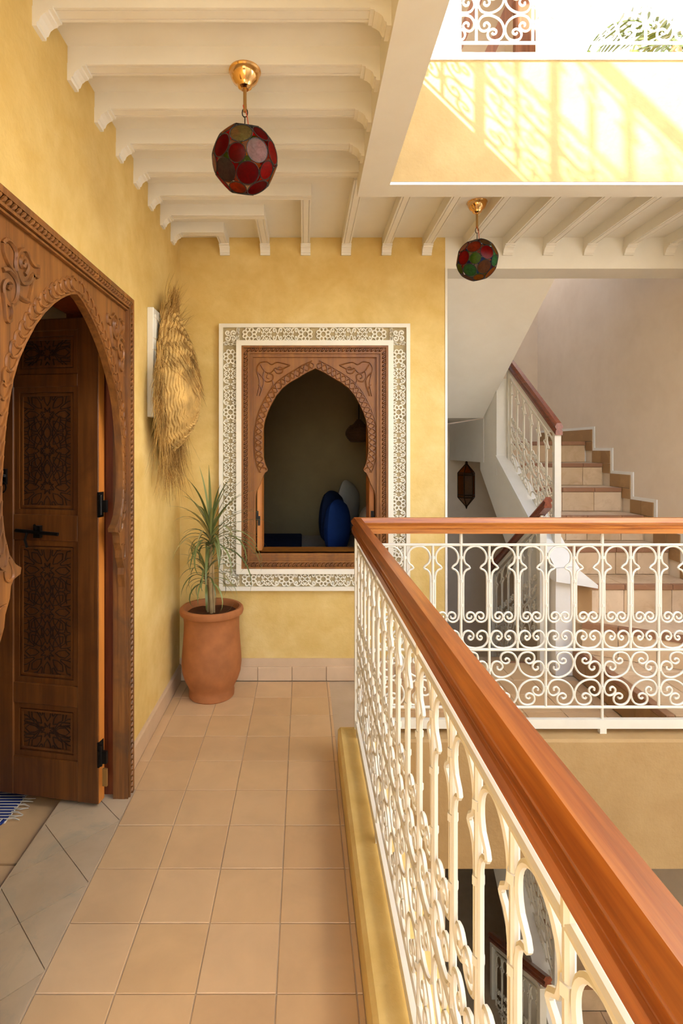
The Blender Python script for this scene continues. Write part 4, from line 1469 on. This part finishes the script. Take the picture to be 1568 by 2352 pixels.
def lantern(loc, zmount, label, pal, gaps, rot, mount_label):
    t = thing('pendant_lantern', loc, label, 'lantern')
    rng = random.Random(rot * 100)
    Rm = Matrix.Rotation(rot, 4, 'Z') @ Matrix.Rotation(0.5, 4, 'X') @ Matrix.Rotation(0.3, 4, 'Y')
    C = Vector(loc)
    rm3 = Rm.to_3x3()
    centers = []
    for idx, (v, big) in enumerate(DIRS):
        d = (rm3 @ v).normalized()
        r = R6 if big else R5
        dist = math.sqrt(RL * RL - r * r)
        q = d.to_track_quat('Z', 'Y').to_matrix().to_4x4()
        M = Matrix.Translation(C + d * dist) @ q
        # nearest palette entry by view direction, else cycle
        mat = 'glass_' + pal[idx % len(pal)]
        for (vx, vz, nm) in gaps.get('front', []):
            if (Vector((vx, -math.sqrt(max(0, 1 - vx * vx - vz * vz)), vz)) - d).length < 0.30:
                mat = 'glass_' + nm
        key = (big, mat)
        if key not in DM:
            DM[key] = disc_mesh(r, mat, 'glass_disc')
        g = inst('glass_disc', DM[key], t, M)
        inst('beaded_rim', RIMS[big], g, M)
    # small coloured chips between the discs
    for (i, j, k) in tri:
        cf = (ico[i] + ico[j] + ico[k]).normalized()
        for (a, b) in ((i, j), (j, i), (j, k), (k, j), (i, k), (k, i)):
            p = (ico[a] * 2 + ico[b]) / 3
            p = (p * 0.955 + cf * 0.045).normalized()
            if (a, b) not in ((i, j), (j, i)):
                pass
    edges = set()
    for (i, j, k) in tri:
        for (a, b) in ((i, j), (j, k), (i, k)):
            edges.add((min(a, b), max(a, b)))
    for (a, b) in sorted(edges):
        for (u, w) in ((a, b), (b, a)):
            p = ico[u] * 2 + ico[w]
            d = (rm3 @ p.normalized()).normalized()
            ax = (rm3 @ (ico[w] - ico[u])).normalized()
            ax = (ax - d * ax.dot(d)).normalized()
            bx = d.cross(ax)
            s = 0.019
            ctr = C + d * (RL * 0.915)
            mt = 'glass_' + rng.choice(gaps['chips'])
            pts = [ctr - ax * s * 0.8, ctr + ax * s * 0.75 + bx * s * 0.95, ctr + ax * s * 0.75 - bx * s * 0.95]
            MB().add(pts, [(0, 1, 2)]).build('glass_chip', mt, t)
    top = C.z + RL
    MB().lathe([(0.022, 0), (0.022, 0.004), (0.006, 0.008)], 12, (C.x, C.y, top - 0.006)).build('cap', 'lead', t)
    # hook, cord, rod, canopy
    zc = zmount
    hook = [(C.x, C.y, top), (C.x, C.y, top + 0.035)] + [(C.x + 0.0085 * math.sin(a), C.y, top + 0.048 - 0.014 * math.cos(a)) for a in [i * PI / 6 for i in range(1, 12)]] + [(C.x, C.y, top + 0.035)]
    MB().tube(hook, 0.0018, 6).build('hook', 'lead', t, None, True)
    rb = zc - 0.052 - 0.075
    MB().tube([(C.x + 0.004, C.y, top + 0.052), (C.x + 0.004, C.y, top + 0.075), (C.x, C.y, top + 0.082), (C.x, C.y, rb + 0.003)], 0.0022, 6).build('chain_link', 'brass', t, None, True)
    MB().tube(catmull([(C.x + 0.012, C.y, top), (C.x + 0.006, C.y - 0.003, top + 0.04), (C.x - 0.005, C.y - 0.004, top + 0.07), (C.x - 0.001, C.y - 0.002, rb)], 4), 0.0017, 6).build('flex', 'wire_red', t, None, True)
    MB().tube([(C.x, C.y, rb), (C.x, C.y, zc - 0.05)], 0.0055, 10).build('rod', 'dull_brass', t, None, True)
    MB().lathe([(0.050, 0.0), (0.0505, -0.004), (0.047, -0.008), (0.045, -0.018), (0.038, -0.032), (0.027, -0.041), (0.024, -0.045), (0.021, -0.052), (0.012, -0.058), (0.006, -0.058)], 28, (C.x, C.y, zc + 0.001)).build('canopy', 'brass', t, None, True)
    return t


lantern((-0.185, 1.69, 2.255), ZJ, 'red and amber stained glass globe lantern hanging from a corridor joist',
        ['red', 'brick', 'dark_red', 'clear', 'red', 'amber', 'dark_red', 'smoke'],
        {'front': [(-0.35, 0.45, 'red'), (0.05, 0.25, 'iris'), (-0.28, -0.05, 'brick'), (0.1, -0.2, 'dark_red'), (0.6, -0.05, 'pink'), (-0.8, -0.2, 'green'), (-0.15, -0.5, 'dark_red'), (0.35, -0.55, 'dark_red'), (0.1, 0.75, 'smoke')],
         'chips': ['red', 'red', 'salmon', 'blue', 'amber', 'green', 'clear']}, 0.4, '')
lantern((0.868, 2.71, 2.30), ZC, 'multicoloured stained glass globe lantern hanging near the staircase',
        ['amber', 'brick', 'blue', 'green', 'red', 'brown', 'mint', 'clear', 'smoke'],
        {'front': [(-0.05, 0.5, 'blue'), (0.5, 0.5, 'amber'), (-0.55, 0.3, 'brick'), (-0.25, 0.0, 'green'), (0.25, 0.0, 'red'), (-0.65, -0.3, 'dark_red'), (-0.05, -0.5, 'brown'), (0.5, -0.45, 'mint'), (0.8, 0.0, 'pink')],
         'chips': ['amber', 'sky', 'red', 'lime', 'clear', 'salmon', 'blue']}, 1.3, '')

# ------------------------------------------------------------------ potted plant
PC = Vector((-0.508, 2.973, 0.0))
pp = thing('potted_dracaena', PC, 'spiky dracaena in a tall terracotta pot in the corner', 'plant')
prof = [(0.118, 0.0), (0.123, 0.006), (0.124, 0.030), (0.122, 0.045), (0.128, 0.062), (0.145, 0.095), (0.158, 0.135), (0.163, 0.18), (0.161, 0.23), (0.155, 0.30), (0.151, 0.36), (0.150, 0.41), (0.153, 0.438), (0.158, 0.446), (0.170, 0.452), (0.1745, 0.466), (0.172, 0.480), (0.163, 0.488), (0.152, 0.487), (0.146, 0.476), (0.142, 0.45), (0.141, 0.40)]
MB().lathe(prof, 48, PC, True).build('pot', 'terracotta', pp, None, True)
sm = MB()
rng = random.Random(3)
vs, fs = [(PC.x, PC.y, 0.452)], []
for r in (0.05, 0.10, 0.143):
    for k in range(24):
        vs.append((PC.x + r * math.cos(2 * PI * k / 24), PC.y + r * math.sin(2 * PI * k / 24), 0.448 + rng.uniform(-0.005, 0.006)))
for k in range(24):
    l = (k + 1) % 24
    fs.append((0, 1 + k, 1 + l))
    for q in (0, 1):
        fs.append((1 + q * 24 + k, 1 + q * 24 + 24 + k, 1 + q * 24 + 24 + l, 1 + q * 24 + l))
sm.add(vs, fs).build('soil', 'soil', pp, None, True)
stems = [([(0.0, -0.01, 0.44), (-0.004, -0.012, 0.60), (-0.008, 0.0, 0.75), (-0.006, 0.0, 0.88)], 0.010), ([(-0.02, 0.01, 0.44), (-0.024, 0.01, 0.55), (-0.032, 0.005, 0.66)], 0.009), ([(0.012, 0.0, 0.44), (0.010, 0.004, 0.60), (0.006, 0.0, 0.72)], 0.007)]
for pts, r in stems:
    MB().tube(catmull([PC + Vector((p[0], p[1], p[2])) for p in pts], 4), r, 8).build('stem', 'stem', pp, None, True)


def blade(base, dirh, elev, L, w, droop, mat='leaf', parent=None):
    p = Vector(base)
    h = Vector((math.cos(dirh), math.sin(dirh), 0))
    e = elev
    n = 9
    pts = [p.copy()]
    for i in range(n):
        p = p + (h * math.cos(e) + Vector((0, 0, 1)) * math.sin(e)) * (L / n)
        e -= droop / n * (1 + 1.2 * i / n)
        pts.append(p.copy())
    side = Vector((-h.y, h.x, 0))
    vs, fs = [], []
    for i, q in enumerate(pts):
        t = i / n
        ww = w * (0.55 + 0.9 * t if t < 0.35 else 0.865 * (1 - ((t - 0.35) / 0.65) ** 1.6) + 0.03)
        nrm = Vector((0, 0, 1)) * 0.25 * ww
        vs += [q - side * ww + nrm, q, q + side * ww + nrm]
    for i in range(n):
        a = i * 3
        fs += [(a, a + 1, a + 4, a + 3), (a + 1, a + 2, a + 5, a + 4)]
    return MB().add(vs, fs).build('leaf', mat, parent, None, True)


rng = random.Random(11)


def clampleaf(base, az, elev, L, w, droop, mat):
    # shorten leaves that would run into the walls
    for it in range(6):
        tip = Vector(base) + Vector((math.cos(az), math.sin(az), 0)) * L * 0.95 * max(0.35, math.cos(max(0, elev - droop * 0.5)))
        if tip.x < XL + 0.03 or tip.y > YF - 0.05:
            L *= 0.85
            droop *= 1.1
    blade(base, az, elev, L, w, droop, mat, pp)


crown = PC + Vector((-0.006, 0.0, 0.86))
for i in range(62):
    az = i * 2.399
    t = i / 62
    elev = 1.45 - 1.25 * t
    clampleaf(crown + Vector((0, 0, 0.04 - 0.10 * t)), az, elev, rng.uniform(0.32, 0.43), rng.uniform(0.0065, 0.0105), 0.25 + 1.4 * t + rng.uniform(-.1, .3), 'leaf' if rng.random() < 0.85 else 'leaf_dry')
crown2 = PC + Vector((-0.032, 0.005, 0.66))
for i in range(42):
    az = i * 2.399 + 0.8
    t = i / 42
    elev = 1.3 - 1.2 * t
    clampleaf(crown2 + Vector((0, 0, 0.04 - 0.10 * t)), az, elev, rng.uniform(0.20, 0.31), rng.uniform(0.0055, 0.009), 0.4 + 1.6 * t + rng.uniform(-.1, .3), 'leaf' if rng.random() < 0.8 else 'leaf_dry')
for az, el, L, dr in ((-1.2, 0.9, 0.42, 2.6), (-0.6, 0.8, 0.44, 2.4), (-2.4, 0.8, 0.42, 2.5), (-1.8, 0.7, 0.40, 2.7), (-0.2, 0.6, 0.46, 2.0), (-2.9, 0.6, 0.30, 2.2)):
    clampleaf(crown + Vector((0, 0, -0.04)), az, el, L, 0.0075, dr, 'leaf')

# ------------------------------------------------------------------ straw hanging and wall panel
wp = MB().cbox(XL - 0.001, XL + 0.030, 2.50, 2.88, 1.50, 2.01, 0.003)
wpo = tag(wp.build('wall_panel', 'white_panel'), 'flat white framed panel on the wall behind the straw hanging', 'panel')
MB().loops([rect(2.52, 2.86, 1.53, 1.98), rect(2.54, 2.84, 1.55, 1.96)], XL + 0.029, XL + 0.036, lambda u, v, w: (w, u, v)).build('panel_trim', 'white_panel', wpo)
sh = thing('straw_hanging', (XL, 2.72, 1.25), 'shaggy woven straw hat hanging on the yellow wall by the corner', 'wall hanging')
SC = Vector((XL + 0.055, 2.715, 1.66))


def dome(a, s):
    """a angle, s 0 centre .. 1 rim -> point on straw dome"""
    ry, rz = 0.250, 0.325
    z = rz * s * math.sin(a)
    if z > 0:
        z *= 1.28
    y = ry * s * math.cos(a) * (1 - 0.25 * max(0, math.sin(a)) * s)
    x = 0.135 * (1 - s ** 2.2)
    return SC + Vector((x, y, z - 0.07 * (1 - s)))


mbw = MB()
NR = 20
rng = random.Random(5)
for j in range(NR):
    s = 0.06 + 0.94 * j / (NR - 1)
    n = max(14, int(70 * s))
    ring = []
    for i in range(n):
        a = 2 * PI * i / n
        p = dome(a, s)
        wob = 0.0050 * math.sin(i * 2.2 + j * 1.7) + rng.uniform(-0.0015, 0.0015)
        ring.append(p + Vector((wob, 0, wob * 0.6)))
    mbw.tube(ring, 0.0105, 6, True)
mbw.build('woven_crown', 'straw', sh, None, True)
vs, fs = [], []
for j in range(9):
    for i in range(32):
        vs.append(dome(2 * PI * i / 32, j / 8 + 0.001) - Vector((0.006, 0, 0)))
for j in range(8):
    for i in range(32):
        l = (i + 1) % 32
        fs.append((j * 32 + i, j * 32 + l, j * 32 + 32 + l, j * 32 + 32 + i))
MB().add(vs, fs).build('lining', 'straw', sh, None, True)
fb = MB()
fd = MB()


def strand(p, d, L, droop, r):
    pts = [p.copy()]
    d = d.normalized()
    for i in range(6):
        p = p + d * (L / 6)
        d = (d + Vector((rng.uniform(-.12, .12), rng.uniform(-.12, .12), rng.uniform(-.12, .12) - droop))).normalized()
        if p.x < XL + 0.004: p.x = XL + 0.004
        if p.y > YF - 0.008: p.y = YF - 0.008
        pts.append(p.copy())
    (fb if rng.random() < 0.62 else fd).tube(pts, [r, r, r, r * 0.8, r * 0.7, r * 0.5, r * 0.25], 3)


for i in range(2200):
    a = rng.uniform(0, 2 * PI)
    s = rng.uniform(0.90, 1.04)
    p = dome(a, s)
    out = Vector((0, math.cos(a), math.sin(a)))
    q = rng.random()
    if math.sin(a) < -0.55 and rng.random() < 0.5:
        continue
    if math.sin(a) < -0.55:
        strand(p, out * 0.5 + Vector((rng.uniform(-0.1, 0.25), rng.uniform(-0.3, 0.3), -0.7)), rng.uniform(0.08, 0.30), 0.02, rng.uniform(0.0007, 0.0013))
    elif q < 0.30:
        strand(p, out + Vector((rng.uniform(0, 0.5), rng.uniform(-.3, .3), rng.uniform(-.3, .3))), rng.uniform(0.05, 0.16), 0.10, rng.uniform(0.0007, 0.0012))
    else:
        # hugging the rim, combed downward
        tang = Vector((0.10, -math.sin(a) * (1 if math.cos(a) < 0 else -1) * -1, 0)) * 0
        strand(p + Vector((0.004, 0, 0)), Vector((rng.uniform(-0.05, 0.15), rng.uniform(-.15, .15) + 0.3 * math.cos(a), -0.8 + 0.2 * math.sin(a))), rng.uniform(0.06, 0.18), 0.03, rng.uniform(0.0009, 0.0016))
for i in range(1300):
    a = rng.uniform(0.25, PI - 0.25)
    s = rng.uniform(0.35, 1.0)
    p = dome(a, s) + Vector((0.008, 0, 0))
    t_ = dome(a, max(0, s - 0.15)) - dome(a, s)
    strand(p, t_ + Vector((0.01, rng.uniform(-.02, .02), -0.02)), rng.uniform(0.05, 0.13), 0.05, rng.uniform(0.0009, 0.0016))
for i in range(160):
    p = dome(PI / 2 + rng.uniform(-0.2, 0.2), rng.uniform(0.9, 1.0)) + Vector((rng.uniform(0, 0.02), 0, 0))
    strand(p, Vector((rng.uniform(-.1, .2), rng.uniform(-.3, .3), 1)), rng.uniform(0.04, 0.12), 0.02, 0.0011)
tag(fb.build('straw_fringe', 'straw_fibre', sh), kind='stuff')
tag(fd.build('straw_fringe', 'straw_dark', sh), kind='stuff')

# ------------------------------------------------------------------ wall lantern in the stairwell
c = P(1070, 1114, YB)
sc_ = thing('wall_lantern', (c.x, YB, c.z), 'pointed brass wall lantern with amber panes under the stairs', 'wall lamp')
hh, rr, tp = 0.125, 0.085, 0.10
ang = [PI + i * PI / 3 for i in range(4)]
ring = [Vector((rr * math.cos(a), rr * math.sin(a) * 1.0, 0)) for a in ang]
cz = c.z
O = Vector((c.x, YB - 0.002, cz))
fr = MB()
for v in ring:
    fr.tube([O + v + Vector((0, 0, -hh)), O + v + Vector((0, 0, hh))], 0.0055, 6)
    fr.tube([O + v + Vector((0, 0, hh)), O + Vector((0, -0.01, hh + tp))], 0.0055, 6)
    fr.tube([O + v + Vector((0, 0, -hh)), O + Vector((0, -0.01, -hh - tp))], 0.0055, 6)
for z in (hh, hh - 0.02, -hh, -hh + 0.025):
    for a, b in zip(ring[:-1], ring[1:]):
        fr.tube([O + a + Vector((0, 0, z)), O + b + Vector((0, 0, z))], 0.006, 6)
fr.lathe([(0.004, 0), (0.016, -0.03), (0.004, -0.045)], 8, (O.x, O.y - 0.01, O.z + hh + tp + 0.03))
fr.lathe([(0.016, 0.02), (0.014, 0.0), (0.003, -0.03)], 8, (O.x, O.y - 0.01, O.z - hh - tp + 0.01))
fr.build('brass_frame', 'antique_brass', sc_)
for i, (a, b) in enumerate(zip(ring[:-1], ring[1:])):
    mt = ('glass_amber', 'glass_clear', 'glass_amber')[i]
    MB().add([O + a + Vector((0, 0, -hh)), O + b + Vector((0, 0, -hh)), O + b + Vector((0, 0, hh)), O + a + Vector((0, 0, hh))], [(0, 1, 2, 3)]).build('pane', mt, sc_)
    MB().add([O + a + Vector((0, 0, hh)), O + b + Vector((0, 0, hh)), O + Vector((0, -0.01, hh + tp))], [(0, 1, 2)]).build('pane', 'glass_amber', sc_)
    MB().add([O + a + Vector((0, 0, -hh)), O + b + Vector((0, 0, -hh)), O + Vector((0, -0.01, -hh - tp))], [(0, 1, 2)]).build('pane', 'glass_clear', sc_)
MB().box(O.x - 0.07, O.x + 0.07, YB - 0.004, YB + 0.001, O.z - hh, O.z + hh).build('back_plate', 'antique_brass', sc_)
MB().lathe([(0.012, -0.08), (0.012, -0.02), (0.02, 0.0), (0.022, 0.03), (0.014, 0.055), (0.004, 0.06)], 12, (O.x, O.y - 0.04, O.z)).build('bulb', 'linen_fabric', sc_, None, True)

# ------------------------------------------------------------------ bedroom seen through the arched window
bed = thing('bed', (-0.4, 4.4, 0), 'low bed with pale sheet against the bedroom wall', 'bed')
MB().cbox(-1.7, 0.60, 3.85, 5.18, 0.10, 0.36, 0.01).build('base', 'wood_leaf', bed)
MB().cbox(-1.7, 0.60, 3.85, 5.18, 0.362, 0.53, 0.04).build('mattress', 'linen_fabric', bed, None, True)
bl_ = MB().cbox(-1.2, -0.02, 3.84, 5.10, 0.531, 0.556, 0.01)
tag(bl_.build('blanket', 'navy_fabric', None, None, True), 'dark navy blanket spread over the bed', 'blanket')


def cushion(loc, w, h, t, rot, mat, label, name='cushion'):
    m = MB()
    n = 14
    vs, fs = [], []
    for sd in (1, -1):
        for i in range(n + 1):
            for j in range(n + 1):
                u, v = -1 + 2 * i / n, -1 + 2 * j / n
                b = max(0, (1 - u ** 2) * (1 - v ** 2)) ** 0.6
                pin = 1 - 0.20 * u * u * v * v
                vs.append((u * w / 2 * pin, sd * t / 2 * b, v * h / 2 * pin))
        o = 0 if sd == 1 else (n + 1) ** 2
        for i in range(n):
            for j in range(n):
                a = o + i * (n + 1) + j
                fs.append((a, a + 1, a + n + 2, a + n + 1))
    m.add(vs, fs)
    M = Matrix.Translation(Vector(loc)) @ Matrix.Rotation(rot[2], 4, 'Z') @ Matrix.Rotation(rot[0], 4, 'X') @ Matrix.Rotation(rot[1], 4, 'Y')
    return tag(m.build(name, mat, None, M, True), label, 'cushion')


cushion((0.255, 4.12, 0.757), 0.40, 0.42, 0.17, (0.0, 0.10, 1.15), 'blue_fabric', 'bright blue cushion in front on the bed')
cushion((0.235, 4.52, 0.782), 0.42, 0.44, 0.16, (0.0, 0.18, 1.10), 'navy_fabric', 'dark blue cushion behind the brighter blue one')
cushion((0.40, 4.93, 0.835), 0.44, 0.44, 0.12, (0.0, 0.40, 1.05), 'linen_fabric', 'large pale pillow leaning behind the blue cushions')
cushion((0.49, 4.18, 0.725), 0.48, 0.38, 0.16, (0.0, 0.0, 1.45), 'linen_fabric', 'pale pillow beside the bright blue cushion')
lx = P(824, 985, 4.3)
wl = thing('wicker_pendant', (lx.x, lx.y, lx.z), 'dark wicker pendant lamp hanging in the bedroom', 'lamp')
lm = MB()
for j in range(16):
    t = j / 15
    z = -0.10 + 0.17 * t
    r = 0.055 + 0.05 * math.sin(min(1, t * 1.25) * PI * 0.9 + 0.25) if t < 0.8 else 0.045 - (t - 0.8) * 0.14
    lm.tube([(lx.x + r * math.cos(a), lx.y + r * math.sin(a), lx.z + z) for a in [i * 2 * PI / 24 for i in range(24)]], 0.0055, 5, True)
lm.build('wicker_shade', 'wicker', wl)
lm = MB()
for i in range(12):
    a = i * 2 * PI / 12
    q = []
    for j in range(16):
        t = j / 15
        z = -0.10 + 0.17 * t
        r = 0.055 + 0.05 * math.sin(min(1, t * 1.25) * PI * 0.9 + 0.25) if t < 0.8 else 0.045 - (t - 0.8) * 0.14
        q.append((lx.x + (r - 0.003) * math.cos(a), lx.y + (r - 0.003) * math.sin(a), lx.z + z))
    lm.tube(q, 0.004, 4)
lm.build('wicker_rib', 'wicker', wl)
MB().tube([(lx.x, lx.y, lx.z + 0.06), (lx.x, lx.y, 2.6)], 0.004, 6).build('cord', 'black_iron', wl)

# ------------------------------------------------------------------ rug in the room on the left
rg = thing('rug', (-1.6, 2.5, -0.03), 'blue and white woven rug with a tasselled edge', 'rug')
MB().cbox(-2.3, -1.10, 1.985, 2.75, -0.029, -0.020, 0.002).build('weave', 'rug_white', rg)
for i in range(46):
    y = 1.99 + i * 0.0164
    MB().box(-2.3, -1.10, y, y + 0.009, -0.0205, -0.0192).build('stripe', 'rug_blue', rg)
rng = random.Random(9)
for i in range(22):
    x = -1.11 - i * 0.05
    for k in range(4):
        a = Vector((x + rng.uniform(-.012, .012), 1.99, -0.018))
        q = [a, a + Vector((rng.uniform(-.01, .01), -0.022, 0.006)), a + Vector((rng.uniform(-.02, .02), -0.045, -0.002)), a + Vector((rng.uniform(-.03, .03), -0.075 - rng.uniform(0, .02), -0.004))]
        MB().tube(catmull(q, 3), [0.006] * 5 + [0.005, 0.004, 0.004, 0.003, 0.002], 5).build('tassel', 'rug_blue' if (k + i) % 2 else 'rug_white', rg, None, True)
for i in range(36):
    y = 2.0 + i * 0.02
    q = [Vector((-1.105, y, -0.02)), Vector((-1.08, y + rng.uniform(-.006, .006), -0.019)), Vector((-1.055, y + rng.uniform(-.012, .012), -0.024))]
    MB().tube(q, [0.003, 0.003, 0.0015], 4).build('fringe', 'rug_white', rg)

# ------------------------------------------------------------------ terrace things above
wd = thing('timber_door', (1.2, 3.36, UP), 'weathered brown timber door frame in the opening above', 'door')
MB().box(1.45, 1.59, 3.70, 3.75, UP + 0.002, 4.45).build('board', 'wood_far', wd)
for (xa, za, xb, zb2) in ((0.98, 3.94, 1.30, 4.71), (1.23, 3.97, 1.53, 4.64)):
    d = Vector((xb - xa, 0, zb2 - za)).normalized()
    nn = Vector((-d.z, 0, d.x)) * 0.035
    A, B = Vector((xa, 3.76, za)), Vector((xb, 3.76, zb2))
    q = [A - nn, B - nn, B + nn, A + nn]
    MB().loops([[(v.x, v.z) for v in q]], 3.76, 3.80, lambda u, v, w: (u, w, v)).build('brace', 'wood_far', wd)
MB().box(OX0 + 0.003, OX0 + 0.04, 3.305, 3.36, UP + 0.002, 4.89).box(OX1 - 0.035, OX1 - 0.003, 3.305, 3.36, UP + 0.002, 4.89).build('jamb', 'white_plaster', wd)
pt = thing('potted_palm', (1.93, 2.80, UP), 'green feathery potted palm on the terrace above', 'plant')
MB().lathe([(0.12, 0), (0.16, 0.3), (0.17, 0.31), (0.15, 0.31), (0.14, 0.27)], 24, (1.93, 2.80, UP)).build('pot', 'terracotta', pt, None, True)
MB().tube([(1.93, 2.80, UP + 0.27), (1.935, 2.80, UP + 0.45), (1.93, 2.80, UP + 0.60)], [0.03, 0.026, 0.022], 8).build('trunk', 'stem', pt, None, True)
rng = random.Random(21)
for i in range(13):
    az = i * 2.399 + 2.6
    L = rng.uniform(0.50, 0.68)
    e = rng.uniform(0.2, 1.2)
    p = Vector((1.93, 2.80, UP + 0.58))
    h = Vector((math.cos(az), math.sin(az) * 0.45, 0))
    pts = [p.copy()]
    for k in range(12):
        p = p + (h * math.cos(e) + Vector((0, 0, math.sin(e)))) * (L / 12)
        e -= 0.16
        pts.append(p.copy())
    MB().tube(pts, 0.004, 4).build('frond_stem', 'palm_leaf', pt)
    m = MB()
    for k in range(2, 13):
        for sg in (1, -1):
            d = (pts[k] - pts[k - 1]).normalized()
            s = d.cross(Vector((0, 0, 1))).normalized() * sg
            tip = pts[k] + (s * 0.9 + d * 0.6 - Vector((0, 0, 0.25))).normalized() * 0.17 * (1 - abs(k - 6) / 9)
            m.add([pts[k] - d * 0.008, pts[k] + d * 0.008, (pts[k] + tip) / 2 + d * 0.009, tip, (pts[k] + tip) / 2 - d * 0.009], [(0, 1, 2, 3, 4)])
    m.build('frond', 'palm_leaf', pt)
